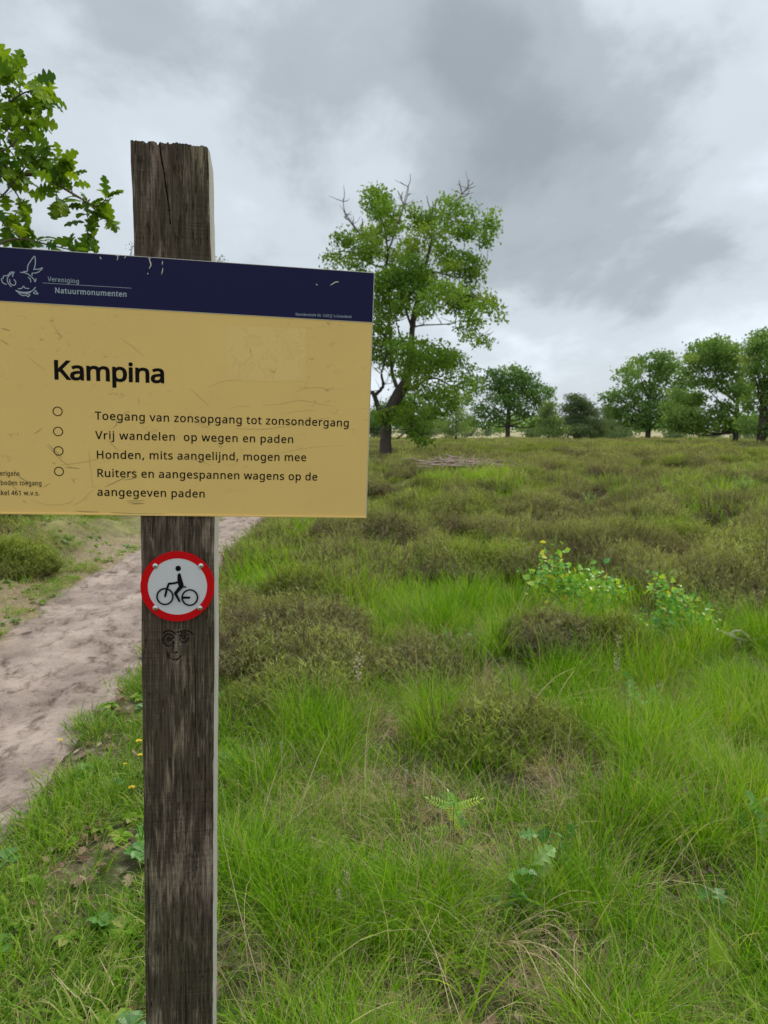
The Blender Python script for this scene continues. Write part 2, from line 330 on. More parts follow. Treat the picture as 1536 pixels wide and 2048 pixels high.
GLYPHS = r'''{" ":[209,[]],"'":[180,[[128,573,112,366,68,366,52,573]]],",":[215,[[154,84,136,23,111,-42,85,-103,33,-103,49,-38,63,31,73,93,148,93]]],"-":[258,[[32,184,32,246,226,246,226,184]]],".":[215,[[58,43,62,71,72,85,91,95,107,97,129,93,142,85,154,65,157,43,152,16,142,2,123,-9,107,-11,86,-7,72,2,60,22]]],"0":[459,[[419,287,416,212,409,163,393,106,376,70,345,33,316,12,270,-4,229,-8,162,4,122,27,81,78,60,129,43,213,39,287,45,384,58,446,87,511,119,547,175,575,229,581,295,570,335,547,377,497,399,446,416,362],[110,287,114,206,121,156,139,105,159,78,195,57,229,52,272,61,298,78,323,116,336,156,346,225,348,287,344,368,336,417,318,468,298,495,262,516,229,521,185,513,159,495,134,457,121,417,112,350]]],"1":[459,[[285,0,216,0,216,400,216,439,217,470,219,499,196,477,169,455,108,405,71,452,226,573,285,573]]],"2":[459,[[417,0,38,0,38,59,188,210,261,287,291,325,306,353,319,392,322,424,312,471,294,496,256,516,221,520,176,516,147,506,111,486,83,466,45,513,94,548,153,572,190,579,221,581,277,575,313,562,351,536,372,510,390,466,394,428,388,379,375,344,350,300,324,267,247,185,128,67,128,64,417,64]]],"3":[459,[[395,439,391,398,381,372,360,343,340,326,306,310,277,302,277,298,344,280,379,255,407,208,413,163,405,110,390,74,355,35,318,14,253,-4,193,-8,110,-1,67,10,36,23,36,89,79,71,114,61,160,53,194,51,268,61,305,81,333,123,339,164,333,201,320,223,293,244,265,255,219,264,179,265,123,265,123,326,180,326,229,330,259,339,290,358,307,377,320,408,323,434,314,475,295,498,256,517,219,521,164,515,117,498,75,473,39,521,79,547,115,563,171,577,218,581,287,573,323,560,352,540,387,488]]],"4":[459,[[443,130,359,130,359,0,291,0,291,130,17,130,17,190,286,576,359,576,359,193,443,193],[291,374,291,412,293,444,294,474,295,500,292,500,276,468,257,438,86,193,291,193]]],"6":[459,[[44,245,51,342,62,396,75,433,98,479,121,510,160,543,196,562,254,577,306,581,344,579,377,573,377,513,344,520,308,523,251,517,216,504,179,479,158,454,137,414,127,380,115,291,119,291,150,326,174,341,194,350,227,357,255,358,308,352,342,338,379,309,400,279,417,229,421,184,414,122,399,82,367,39,336,15,284,-4,239,-8,194,-3,163,7,125,30,101,54,74,95,59,133,47,193],[238,51,290,62,320,84,345,133,351,184,342,239,324,271,283,297,241,303,201,298,175,287,147,267,131,248,118,220,115,198,123,146,134,118,146,99,167,77,185,64,213,54]]],"G":[584,[[326,302,524,302,524,22,431,-1,323,-8,231,4,173,28,113,78,81,130,55,213,49,286,60,381,84,442,135,507,186,544,270,574,346,581,399,578,437,572,484,559,516,547,489,484,421,508,376,515,342,517,270,508,225,489,176,449,150,409,129,344,124,286,131,213,146,166,180,113,216,84,279,60,340,55,404,59,452,68,452,238,326,238]]],"H":[594,[[516,0,443,0,443,267,150,267,150,0,78,0,78,573,150,573,150,330,443,330,443,573,516,573]]],"J":[219,[[-3,-152,-37,-150,-63,-142,-63,-81,-35,-87,-5,-89,17,-86,33,-81,52,-68,63,-53,72,-25,74,3,74,573,146,573,146,9,140,-48,128,-82,101,-117,75,-135,33,-149]]],"K":[496,[[496,0,411,0,209,273,150,222,150,0,78,0,78,573,150,573,150,290,199,345,249,399,403,573,488,573,261,323]]],"N":[609,[[532,0,447,0,141,476,138,476,141,432,143,378,144,320,144,0,78,0,78,573,161,573,467,99,470,99,468,137,466,193,464,249,464,573,532,573]]],"O":[626,[[577,287,572,215,561,166,536,109,510,73,467,34,428,13,366,-4,314,-8,242,-1,196,13,145,43,114,73,82,123,65,167,52,233,49,288,58,381,78,442,121,508,166,545,243,575,314,581,404,569,459,545,516,494,547,442,572,359],[125,287,132,211,145,163,175,111,207,83,263,60,314,55,380,64,420,83,460,123,481,163,498,229,501,287,493,371,478,418,456,457,408,498,366,513,314,518,248,509,207,490,166,451,145,411,129,345]]],"R":[499,[[236,573,309,567,353,555,398,528,422,500,440,453,444,410,439,363,427,334,405,303,385,285,330,257,487,0,403,0,264,237,150,237,150,0,78,0,78,573],[232,510,150,510,150,298,236,298,303,307,338,325,364,365,370,407,365,445,355,467,333,488,310,500,269,508]]],"T":[446,[[259,0,187,0,187,509,8,509,8,573,437,573,437,509,259,509]]],"V":[481,[[481,573,277,0,204,0,0,573,75,573,204,205,220,160,231,119,241,80,250,119,262,161,277,207,405,573]]],"a":[450,[[231,437,307,426,347,403,378,350,385,293,385,0,334,0,320,61,317,61,279,22,254,7,234,-1,201,-7,172,-8,131,-4,103,6,72,26,55,48,40,85,37,119,46,169,63,196,87,219,163,248,243,257,316,259,316,285,308,335,293,359,260,376,227,380,189,377,163,370,106,347,84,400,151,426,196,435],[252,208,176,198,141,182,116,150,110,119,117,84,132,66,161,52,188,49,245,59,279,79,309,124,315,172,315,210]]],"b":[493,[[139,461,138,410,135,373,139,373,164,401,189,419,232,434,272,437,335,427,370,409,401,381,433,323,445,274,449,215,442,138,427,91,396,43,365,17,315,-3,272,-8,220,-2,189,10,157,34,139,55,133,55,119,0,68,0,68,609,139,609],[260,379,214,373,188,361,162,336,150,308,141,261,139,217,139,214,147,136,165,93,195,64,225,54,261,51,306,58,329,72,348,93,371,154,376,216,367,295,348,338,318,365,291,375]]],"d":[493,[[221,-8,158,2,122,20,92,48,60,106,48,155,44,214,53,299,69,345,93,381,140,419,178,433,221,438,257,435,280,429,306,418,323,407,354,374,359,374,356,405,354,438,354,609,425,609,425,0,368,0,358,58,354,58,323,24,300,9,279,1,248,-6],[232,51,283,57,308,70,328,88,350,143,355,200,355,213,347,293,329,336,298,365,268,376,231,379,187,371,164,356,146,334,122,272,117,213,126,136,146,93,175,64,201,54]]],"e":[452,[[234,438,292,430,329,414,369,380,390,346,407,291,411,244,411,201,117,201,130,129,154,90,204,59,254,52,298,55,327,60,392,82,392,20,327,-1,251,-8,186,0,143,17,96,53,70,91,49,155,44,212,52,286,68,333,101,383,134,411,188,433],[233,380,183,370,154,348,128,302,119,257,338,257,334,296,326,322,310,349,292,364,262,377]]],"g":[493,[[221,438,266,433,297,422,333,398,355,373,359,373,369,430,425,430,425,-7,418,-70,404,-109,373,-150,341,-172,285,-189,233,-192,147,-186,105,-176,78,-165,78,-100,116,-116,149,-125,198,-132,237,-134,292,-123,324,-101,349,-57,355,-13,355,4,356,32,358,57,354,57,325,25,299,8,257,-5,221,-8,157,3,121,22,91,51,59,109,48,158,44,214,53,294,68,339,91,377,138,418,176,433],[230,379,192,372,169,359,144,332,130,303,120,256,117,213,127,135,146,92,176,63,202,53,232,50,266,52,288,58,312,71,326,85,341,108,349,131,355,166,356,197,356,214,352,274,343,309,323,344,302,362,264,375]]],"i":[207,[[139,430,139,0,68,0,68,430],[104,591,121,587,133,580,143,564,145,546,141,524,133,512,117,503,104,501,86,505,75,512,65,529,63,546,66,569,75,580,90,589]]],"j":[207,[[18,-192,-18,-190,-44,-183,-44,-126,-19,-132,9,-134,35,-129,51,-120,65,-96,68,-67,68,430,139,430,139,-64,135,-106,126,-133,107,-162,87,-177,51,-190],[63,546,66,569,75,580,90,589,104,591,121,587,133,580,143,564,145,546,141,524,133,512,117,503,104,501,86,505,75,512,65,529]]],"k":[428,[[138,291,137,257,135,221,138,221,152,240,172,264,189,285,326,430,409,430,235,246,421,0,336,0,187,200,138,158,138,0,68,0,68,609,138,609]]],"l":[207,[[139,0,68,0,68,609,139,609]]],"m":[750,[[540,438,611,426,649,401,678,343,685,280,685,0,615,0,615,277,608,326,594,353,562,374,528,379,468,367,438,342,416,290,411,237,411,0,342,0,342,277,338,312,332,333,318,356,303,367,277,376,253,379,210,373,185,360,161,334,150,308,141,263,139,223,139,0,68,0,68,430,125,430,136,371,140,371,157,394,173,409,197,423,217,431,266,438,318,432,349,420,381,394,398,366,402,366,432,402,461,420,505,435]]],"n":[496,[[275,438,351,426,391,401,418,360,427,324,431,280,431,0,361,0,361,275,353,326,338,353,302,374,265,379,212,371,185,358,166,338,144,281,139,223,139,0,68,0,68,430,125,430,136,371,140,371,158,394,175,409,201,423,222,431]]],"o":[485,[[442,216,437,158,428,121,408,78,388,51,354,22,324,7,279,-5,241,-8,195,-3,163,7,125,28,100,51,74,88,59,121,47,172,44,216,52,290,68,336,102,385,137,412,194,433,244,438,306,429,347,412,391,374,417,336,437,273],[117,216,121,162,130,128,150,91,172,71,209,54,243,51,287,57,314,71,342,99,356,128,366,175,369,216,364,269,355,303,335,339,314,359,277,375,242,379,192,371,167,356,147,335,123,275]]],"p":[493,[[273,438,335,428,370,410,401,383,433,325,445,275,449,216,442,140,427,93,396,43,365,17,315,-3,272,-8,237,-5,213,1,170,24,139,55,134,55,137,20,139,-16,139,-192,68,-192,68,430,126,430,136,371,139,371,170,405,193,420,213,429,245,436],[260,379,216,373,190,362,165,338,152,313,141,269,139,229,139,216,142,160,150,126,168,90,188,70,225,54,261,51,302,58,326,72,351,102,364,131,374,177,376,217,367,291,348,334,318,364,291,375]]],"r":[331,[[269,438,295,437,319,433,310,368,287,372,264,374,236,370,217,363,192,349,176,334,159,310,149,289,141,256,139,229,139,0,68,0,68,430,126,430,134,351,137,351,170,395,194,415,214,426,244,436]]],"s":[384,[[348,119,341,75,327,49,298,21,268,6,219,-5,176,-8,129,-6,99,-1,42,19,42,83,104,60,146,51,178,49,230,55,256,66,275,90,280,112,277,130,271,141,256,156,239,167,174,196,103,228,73,248,57,266,44,296,41,324,49,366,64,389,85,408,145,432,202,438,275,430,339,409,315,353,258,372,197,380,154,376,131,366,112,347,108,328,112,310,119,298,135,284,154,274,219,246,289,215,317,194,333,176,345,146]]],"t":[289,[[212,50,245,53,272,59,272,5,240,-4,200,-8,163,-4,138,4,109,23,91,44,77,85,74,125,74,375,13,375,13,409,75,437,103,528,144,528,144,430,269,430,269,375,144,375,144,127,150,88,163,69,188,53]]],"u":[496,[[427,430,427,0,370,0,359,57,356,57,338,34,321,20,295,6,273,-1,220,-8,166,-3,134,8,99,33,81,59,67,105,63,148,63,430,135,430,135,153,142,103,158,76,193,55,230,51,278,56,306,69,332,95,345,121,355,166,357,206,357,430]]],"v":[407,[[163,0,0,430,75,430,167,176,180,137,193,96,201,63,204,63,214,96,227,138,241,176,332,430,407,430,244,0]]],"w":[630,[[346,243,336,276,328,308,321,335,316,357,313,357,308,335,302,307,294,275,284,242,207,1,127,1,9,431,82,431,141,201,153,154,163,109,169,73,172,73,178,97,185,128,193,160,201,188,277,431,354,431,428,188,440,149,451,109,457,74,460,74,466,108,477,153,489,201,549,431,621,431,502,1,419,1]]],"z":[377,[[346,0,31,0,31,47,262,375,45,375,45,430,340,430,340,377,112,55,346,55]]]}'''

# ------------------------------------------------------------------ ground
def sinh_axis(lo, hi, n, k):
    a = np.arcsinh(lo/k); b = np.arcsinh(hi/k); return np.sinh(np.linspace(a, b, n))*k
gx = sinh_axis(-2500, 2500, 380, 1.2); gy = sinh_axis(-60, 4000, 430, 2.0)
GX, GY = np.meshgrid(gx, gy)
H = hgt(GX.ravel(), GY.ravel()).reshape(GX.shape)
PD = path_d(GX.ravel(), GY.ravel()).reshape(GX.shape)
H = H - 0.05*sstep(-0.06, 0.10, PD)                 # bed under the sand of the path
V = np.stack([GX, GY, H], -1).reshape(-1, 3)
ny, nx = GX.shape; ii = (np.arange(ny-1)[:, None]*nx+np.arange(nx-1)[None]).ravel()
F = np.stack([ii, ii+1, ii+nx+1, ii+nx], 1)
dist = np.hypot(GX, GY).ravel()
verge = (sstep(-0.9, -0.1, PD.ravel()))*(GX.ravel() < -2.4)
def ground_material():
    m, nt, out = newmat('ground_soil'); p = N_(nt, 'ShaderNodeBsdfPrincipled'); p.inputs['Roughness'].default_value = 0.95
    p.inputs['Specular IOR Level'].default_value = 0.15
    geo = N_(nt, 'ShaderNodeNewGeometry'); P = geo.outputs['Position']
    n1 = noise_(nt, P, 3.0, 6, 0.65); n2 = noise_(nt, P, 26, 5, 0.7); n3 = noise_(nt, P, 0.5, 3, 0.5)
    soil = ramp_(nt, n2, [(0.3, (0.05, 0.035, 0.024)), (0.5, (0.12, 0.085, 0.06)), (0.62, (0.26, 0.20, 0.145)), (0.75, (0.40, 0.33, 0.25))])
    moss = ramp_(nt, n2, [(0.3, (0.028, 0.04, 0.010)), (0.7, (0.08, 0.10, 0.025))])  # moss, darkened so the shade at the grass roots is in its colour
    near = mix_(nt, ramp_(nt, n1, [(0.40, 0.0), (0.56, 1.0)]), soil, moss)
    heath = ramp_(nt, n1, [(0.3, (0.10, 0.09, 0.045)), (0.5, (0.18, 0.17, 0.065)), (0.7, (0.26, 0.25, 0.09))])
    far = ramp_(nt, noise_(nt, mapping_(nt, P, (0.02, 0.06, 1)), 1.0, 5, 0.6), [(0.35, (0.22, 0.21, 0.10)), (0.5, (0.33, 0.29, 0.16)), (0.65, (0.42, 0.36, 0.22))])
    a = N_(nt, 'ShaderNodeAttribute'); a.attribute_name = 'zone'; sp = N_(nt, 'ShaderNodeSeparateXYZ'); nt.links.new(a.outputs['Vector'], sp.inputs[0])
    c = mix_(nt, sp.outputs[0], near, heath); c = mix_(nt, sp.outputs[1], c, far)
    sand = ramp_(nt, n2, [(0.3, (0.15, 0.11, 0.075)), (0.55, (0.29, 0.225, 0.15)), (0.75, (0.40, 0.33, 0.22))])
    c = mix_(nt, sp.outputs[2], c, sand)
    nt.links.new(c, p.inputs['Base Color']); nt.links.new(bump_(nt, n2, 0.8, 0.02), p.inputs['Normal'])
    nt.links.new(p.outputs[0], out.inputs[0]); return m
zone = np.stack([sstep(3.5, 7, dist), sstep(88, 100, dist+8*(fbm(GX.ravel()/9, GY.ravel()/9, 5)-.5)), np.clip(verge, 0, 1)], 1)
g = mesh_from('ground', V, F, ground_material(), {'zone': zone}, True)
obj('ground', g, kind='structure')

# ------------------------------------------------------------------ sandy path
def path_material():
    m, nt, out = newmat('path_sand'); p = N_(nt, 'ShaderNodeBsdfPrincipled'); p.inputs['Roughness'].default_value = 0.92
    p.inputs['Specular IOR Level'].default_value = 0.2
    geo = N_(nt, 'ShaderNodeNewGeometry'); P = geo.outputs['Position']
    n1 = noise_(nt, P, 2.2, 5, 0.6); n2 = noise_(nt, P, 38, 6, 0.7); n3 = noise_(nt, mapping_(nt, P, (1, .5, 1)), 9, 5, 0.65, 0.3)
    base = ramp_(nt, n1, [(0.32, (0.21, 0.16, 0.135)), (0.5, (0.30, 0.235, 0.197)), (0.66, (0.39, 0.312, 0.265))])
    damp = ramp_(nt, n3, [(0.34, (0.42, 0.40, 0.38)), (0.42, (0.76, 0.74, 0.72)), (0.50, (1, 1, 1))])
    c = mix_(nt, 1.0, base, damp, 'MULTIPLY')
    crumbs = ramp_(nt, n2, [(0.30, (0.35, 0.31, 0.27)), (0.43, (1, 1, 1)), (0.7, (1.12, 1.1, 1.08))])
    c = mix_(nt, 1.0, c, crumbs, 'MULTIPLY')
    nt.links.new(c, p.inputs['Base Color']); nt.links.new(bump_(nt, n2, 0.7, 0.012), p.inputs['Normal'])
    nt.links.new(p.outputs[0], out.inputs[0]); return m
V = []; F = []
py_ = np.concatenate([np.arange(-1, 7.5, 0.022), np.arange(7.5, 14, 0.05), np.arange(14, 60, 0.35)])
nu = 110
for_y = py_[:, None]; u = np.linspace(0, 1, nu)[None]
xl = np.interp(py_, PL_Y, PL_X)[:, None]-0.30; xr = np.interp(py_, PR_Y, PR_X)[:, None]+0.35
X = xl+(xr-xl)*u; Y = np.broadcast_to(for_y, X.shape)
pd = path_d(X.ravel(), Y.ravel()).reshape(X.shape)
h = hgt(X.ravel(), Y.ravel()).reshape(X.shape)
k = sstep(-0.10, 0.06, pd)
tread = fbm(X/0.14, Y/0.085, 41, 5, 0.6)-0.5; clod = np.abs(fbm(X/0.07, Y/0.05, 61, 3)-0.5); wide = fbm(X/0.6, Y/0.9, 71, 3)
rough_zone = sstep(0.42, 0.62, wide)
relief = (0.055*tread*(0.4+0.9*rough_zone) - 0.055*clod*rough_zone)
Z = h + relief*k - 0.07*(1-k)
V = np.stack([X, Y, Z], -1).reshape(-1, 3); ny, nx = X.shape
ii = (np.arange(ny-1)[:, None]*nx+np.arange(nx-1)[None]).ravel()
obj('path', mesh_from('path', V, np.stack([ii, ii+1, ii+nx+1, ii+nx], 1), path_material(), None, True), kind='structure')

# ------------------------------------------------------------------ signpost frame: x along the panel, y away from the viewer, z up
U_ = np.array([0.98452574, 0.17233813, -0.03175893]); V_ = np.array([-0.03559006, 0.01918534, -0.9991823]); U_ /= np.linalg.norm(U_)
V_ -= U_*(U_@V_); V_ /= np.linalg.norm(V_); NN = np.cross(U_, V_)
TR = np.array([-0.02028398, 1.54512828, 1.91240529]); U0, V0 = -0.386, 1.90
base_pt = TR + U_*U0 + V_*V0
post_root = thing('signpost', 'weathered wooden signpost with a yellow and navy notice panel beside the sandy path', 'signpost')
post_root.matrix_world = Matrix(((U_[0], NN[0], -V_[0], base_pt[0]), (U_[1], NN[1], -V_[1], base_pt[1]), (U_[2], NN[2], -V_[2], base_pt[2]), (0, 0, 0, 1)))
def lp(u, v, n=0.0): return (u-U0, n, V0-v)          # panel coordinates -> local

# ---- post: dense front face with grain, a drying crack and a carved face
LV = [-0.30, -0.2092, 0.006, 0.5067, 0.826, 0.935, 1.642, 2.4]; LU = [-0.4735, -0.4725, -0.4671, -0.4592, -0.4591, -0.4586, -0.4557, -0.454]
RV = [-0.30, -0.2163, 0.0, 0.505, 0.83, 0.94, 1.66, 2.4];       RU = [-0.3305, -0.3295, -0.3222, -0.3133, -0.3119, -0.3124, -0.3120, -0.311]
carve = []
def carv(pts):     # pixels of the carved lines -> panel coordinates on the post face
    out = []
    for (X_, Y_) in pts:
        x = 270+X_/6.606; y = 1030+Y_/6.606; d = ray(x, y); P0 = TR+NN*0.005; t = ((P0-CAMP)@NN)/(d@NN); Pp = CAMP+d*t
        out.append(((Pp-P0)@U_, (Pp-P0)@V_))
    carve.append(np.array(out))
def arc(cx, cy, rx, ry, a0, a1, n=14): return [(cx+rx*math.cos(R_(a0+(a1-a0)*i/n)), cy+ry*math.sin(R_(a0+(a1-a0)*i/n))) for i in range(n+1)]
carv(arc(445, 1660, 72, 80, 20, 335)); carv(arc(452, 1650, 24, 28, 0, 360)); carv([(450, 1640), (452, 1660)])
carv(arc(645, 1628, 56, 66, 0, 330)); carv(arc(640, 1618, 20, 24, 0, 360))
carv([(372, 1580), (400, 1545), (445, 1530), (490, 1540), (525, 1570)]); carv([(560, 1555), (600, 1545), (690, 1532), (735, 1552), (755, 1575)])
carv([(505, 1735), (492, 1790), (500, 1825), (530, 1835), (552, 1815)]); carv([(432, 1855), (455, 1895), (495, 1918), (545, 1918), (585, 1895), (605, 1868)])
def segdist(px, py, poly):
    d = np.full(px.shape, 1e9)
    for (a, b) in zip(poly[:-1], poly[1:]):
        ab = b-a; L2 = max(ab@ab, 1e-12); t = np.clip(((px-a[0])*ab[0]+(py-a[1])*ab[1])/L2, 0, 1)
        d = np.minimum(d, np.hypot(px-a[0]-ab[0]*t, py-a[1]-ab[1]*t))
    return d
vv = np.concatenate([np.arange(-0.2165, 0.0, 0.0022), np.arange(0.0, 0.72, 0.005), np.arange(0.72, 0.84, 0.0011), np.arange(0.84, 1.70, 0.0026), [1.75, 1.9, 2.05, 2.3]])
nu = 125; uu = np.linspace(0, 1, nu)
VVg, UUg = np.meshgrid(vv, uu, indexing='ij')
l = np.interp(VVg, LV, LU); r = np.interp(VVg, RV, RU)
wob = 0.0012*(fbm(VVg*18, VVg*0+3, 7, 3)-0.5)*2
uw = l+(r-l)*UUg + wob*np.where(UUg < .5, 1, -1)*np.abs(UUg*2-1)
edge = np.minimum(UUg, 1-UUg)*0.147
rnd = 0.004*np.exp(-edge/0.0022)
grain = fbm(uw*420, VVg*14, 13, 4, .6)-0.5; fine = vnoise(uw*1400, VVg*40, 15)-0.5
pits = sstep(0.66, 0.80, fbm(uw*300, VVg*30, 19, 3)); saw = vnoise(uw*6, VVg*330, 27)-0.5
sawz = sstep(0.40, 0.65, fbm(uw*7, VVg*5, 33, 2))
depth = 0.0012*grain + 0.0005*fine + 0.0022*pits + 0.0007*saw*sawz + rnd
crk = np.array([(-0.3975-0.006*0, -0.215), (-0.4045, -0.19), (-0.3995, -0.15), (-0.3945, -0.12), (-0.3925, -0.09), (-0.3900, -0.058), (-0.3895, -0.035), (-0.3905, 0.0)])
crk = []
for (X_, Y_) in [(500, 165), (508, 230), (520, 340), (545, 480), (575, 640), (592, 800), (618, 960), (640, 1120), (655, 1260), (658, 1360)]:
    x = 250+X_/7.315; y = 260+Y_/7.315; d = ray(x, y); P0 = TR+NN*0.005; t = ((P0-CAMP)@NN)/(d@NN); Pp = CAMP+d*t; crk.append(((Pp-P0)@U_, (Pp-P0)@V_))
crk = np.array(crk)
top = VVg < 0.02
dc = segdist(uw, VVg, crk) + 0.0006*(vnoise(uw*0, VVg*160, 3)-.5)
depth = depth + np.where(top, 0.010*np.exp(-(dc/0.0009)**2), 0)
for (cu, va, vb) in [(-0.4495, 1.25, 1.46), (-0.352, 0.80, 1.0), (-0.331, 1.02, 1.2), (-0.372, 1.5, 1.66)]:
    ln = np.array([(cu, va), (cu+0.002, (va+vb)/2), (cu+0.001, vb)]); d2 = segdist(uw, VVg, ln); depth = depth + 0.004*np.exp(-(d2/0.0010)**2)
inc = (VVg > 0.71) & (VVg < 0.85)
for c_ in carve:
    dd = np.where(inc, segdist(uw, VVg, c_), 1); depth = depth + 0.0070*np.exp(-(dd/0.0015)**2)
# rough sawn top: the upper rows follow a jagged line
jag = -0.2125 - 0.0035*UUg*0.6 + 0.0035*(fbm(uw*260, uw*0+8, 5, 3)-0.5)*2
jag = jag + 0.004*np.exp(-((UUg-0.20)/0.03)**2) + 0.004*np.exp(-((UUg-0.355)/0.015)**2) + 0.003*np.exp(-((UUg-1.0)/0.02)**2)
VVg2 = np.maximum(VVg, jag)
X = uw-U0; Yl = 0.0045+depth; Z = V0-VVg2
front = np.stack([X, Yl, Z], -1)
nv = len(vv)
Vp = [front.reshape(-1, 3)]; Fp = []; Mi = []
ii = (np.arange(nv-1)[:, None]*nu+np.arange(nu-1)[None]).ravel()
Ff = np.stack([ii, ii+nu, ii+nu+1, ii+1], 1); Fp.append(Ff); Mi += [0]*len(Ff)
off = nv*nu; DEP = 0.150; nd = 8
# right and left sides: nd columns going back
for side, mi_ in ((1, 1), (0, 0)):
    col = front[:, -1 if side else 0, :]
    rows = []
    for k_ in range(nd+1):
        q = col.copy(); t = k_/nd
        q[:, 1] = col[:, 1]*(1-t)+t*(0.0045+DEP)
        q[:, 0] += (1 if side else -1)*(0.0022*min(t*12, 1) + 0.0009*(vnoise(vv*30, vv*0+k_*3.1, 55)-.5)*(t > 0))
        rows.append(q)
    S = np.stack(rows, 1).reshape(-1, 3); Vp.append(S); w = nd+1
    jj = (np.arange(nv-1)[:, None]*w+np.arange(nd)[None]).ravel()+off
    Fs = np.stack([jj, jj+w, jj+w+1, jj+1], 1) if side else np.stack([jj, jj+1, jj+w+1, jj+w], 1)
    Fp.append(Fs); Mi += [mi_]*len(Fs)
    if side: rs = off
    else: ls = off
    off += nv*w
# back and top and bottom
Fb = []
w = nd+1
bk = np.arange(nv-1); Fb.append(np.stack([rs+bk*w+nd, rs+(bk+1)*w+nd, ls+(bk+1)*w+nd, ls+bk*w+nd], 1))
Fp += Fb; Mi += [0]*(nv-1)
# top cap as a grid of 8 rows back
tg = []
frow = front[0]
for k_ in range(1, 9):
    t = k_/8; q = frow.copy(); q[:, 1] = frow[:, 1]*(1-t)+t*(0.0045+DEP); q[:, 2] = frow[:, 2].mean()*t + frow[:, 2]*(1-t) + 0.002*(fbm(frow[:, 0]*200, frow[:, 0]*0+k_*1.3, 9, 2)-.5)*2 
    q[:, 2] -= 0.006*np.exp(-(np.abs(frow[:, 0]-(crk[0, 0]-U0))/0.0012)**2); tg.append(q)
Vp.append(np.concatenate(tg)); 
prev = np.arange(nu)
for k_ in range(8):
    cur = off+k_*nu+np.arange(nu); Ft = np.stack([prev[:-1], prev[1:], cur[1:], cur[:-1]], 1); Fp.append(Ft); Mi += [0]*len(Ft); prev = cur
def wood_material(name, side=False):
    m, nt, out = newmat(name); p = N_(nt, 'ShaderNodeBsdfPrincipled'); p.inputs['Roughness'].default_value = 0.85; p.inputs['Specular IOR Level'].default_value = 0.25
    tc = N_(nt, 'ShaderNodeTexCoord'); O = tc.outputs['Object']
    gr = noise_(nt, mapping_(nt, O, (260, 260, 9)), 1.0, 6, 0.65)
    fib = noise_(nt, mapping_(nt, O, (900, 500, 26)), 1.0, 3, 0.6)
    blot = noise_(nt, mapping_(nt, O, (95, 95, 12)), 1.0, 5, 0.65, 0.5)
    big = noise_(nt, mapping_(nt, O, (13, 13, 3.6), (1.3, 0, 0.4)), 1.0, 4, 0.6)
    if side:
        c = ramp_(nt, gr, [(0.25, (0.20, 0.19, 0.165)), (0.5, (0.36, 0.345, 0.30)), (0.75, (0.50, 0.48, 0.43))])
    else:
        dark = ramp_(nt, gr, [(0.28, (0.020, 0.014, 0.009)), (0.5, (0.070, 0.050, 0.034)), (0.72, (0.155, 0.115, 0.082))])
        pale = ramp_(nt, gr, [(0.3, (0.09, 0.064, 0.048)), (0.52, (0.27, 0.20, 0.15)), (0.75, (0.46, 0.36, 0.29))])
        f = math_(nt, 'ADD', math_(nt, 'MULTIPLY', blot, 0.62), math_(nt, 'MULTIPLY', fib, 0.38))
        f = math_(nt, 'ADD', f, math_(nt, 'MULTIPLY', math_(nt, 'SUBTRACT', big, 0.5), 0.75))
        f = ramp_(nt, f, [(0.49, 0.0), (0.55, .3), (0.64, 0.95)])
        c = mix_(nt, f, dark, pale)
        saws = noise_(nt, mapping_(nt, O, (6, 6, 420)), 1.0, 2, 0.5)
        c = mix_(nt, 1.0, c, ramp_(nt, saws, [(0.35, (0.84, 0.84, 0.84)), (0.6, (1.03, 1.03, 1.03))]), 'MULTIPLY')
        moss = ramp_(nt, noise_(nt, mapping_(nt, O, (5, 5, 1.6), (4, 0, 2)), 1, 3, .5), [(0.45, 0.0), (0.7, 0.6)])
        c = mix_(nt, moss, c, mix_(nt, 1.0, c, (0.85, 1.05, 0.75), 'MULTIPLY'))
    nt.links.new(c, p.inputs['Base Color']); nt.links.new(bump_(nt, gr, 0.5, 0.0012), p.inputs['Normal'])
    nt.links.new(p.outputs[0], out.inputs[0]); return m
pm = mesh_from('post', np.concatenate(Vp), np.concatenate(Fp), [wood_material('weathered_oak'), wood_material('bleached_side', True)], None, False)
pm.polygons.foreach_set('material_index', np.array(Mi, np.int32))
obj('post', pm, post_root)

# ---- panel
def paint(name, col, rough=0.38, spec=0.2, dirt=0.0, scr_col=(0.12, 0.10, 0.06)):
    m, nt, out = newmat(name); p = N_(nt, 'ShaderNodeBsdfPrincipled'); p.inputs['Roughness'].default_value = rough; p.inputs['Specular IOR Level'].default_value = spec
    tc = N_(nt, 'ShaderNodeTexCoord'); O = tc.outputs['Object']
    c = mix_(nt, noise_(nt, O, 5, 4, 0.6), tuple(a*0.93 for a in col), tuple(a*1.06 for a in col))
    if dirt:
        sp = N_(nt, 'ShaderNodeSeparateXYZ'); nt.links.new(O, sp.inputs[0])
        d = noise_(nt, mapping_(nt, O, (30, 1, 60), (0, 0, 0), (0, R_(25), 0)), 1.0, 6, 0.75)
        m1 = noise_(nt, mapping_(nt, O, (5, 1, 6), (7, 0, 1)), 1.0, 2, 0.5)
        f = math_(nt, 'MULTIPLY', ramp_(nt, d, [(0.57, 0.0), (0.70, 1.0)]), ramp_(nt, m1, [(0.46, 0.0), (0.64, 1.0)]))
        c = mix_(nt, math_(nt, 'MULTIPLY', f, dirt), c, scr_col)
        sk = noise_(nt, O, 170, 2, 0.5); c = mix_(nt, math_(nt, 'MULTIPLY', ramp_(nt, sk, [(0.755, 0.0), (0.79, 1.0)]), 0.6), c, scr_col)
    nt.links.new(c, p.inputs['Base Color'])
    nt.links.new(bump_(nt, noise_(nt, O, 60, 3, .6), 0.04, 0.001), p.inputs['Normal'])
    nt.links.new(p.outputs[0], out.inputs[0]); return m
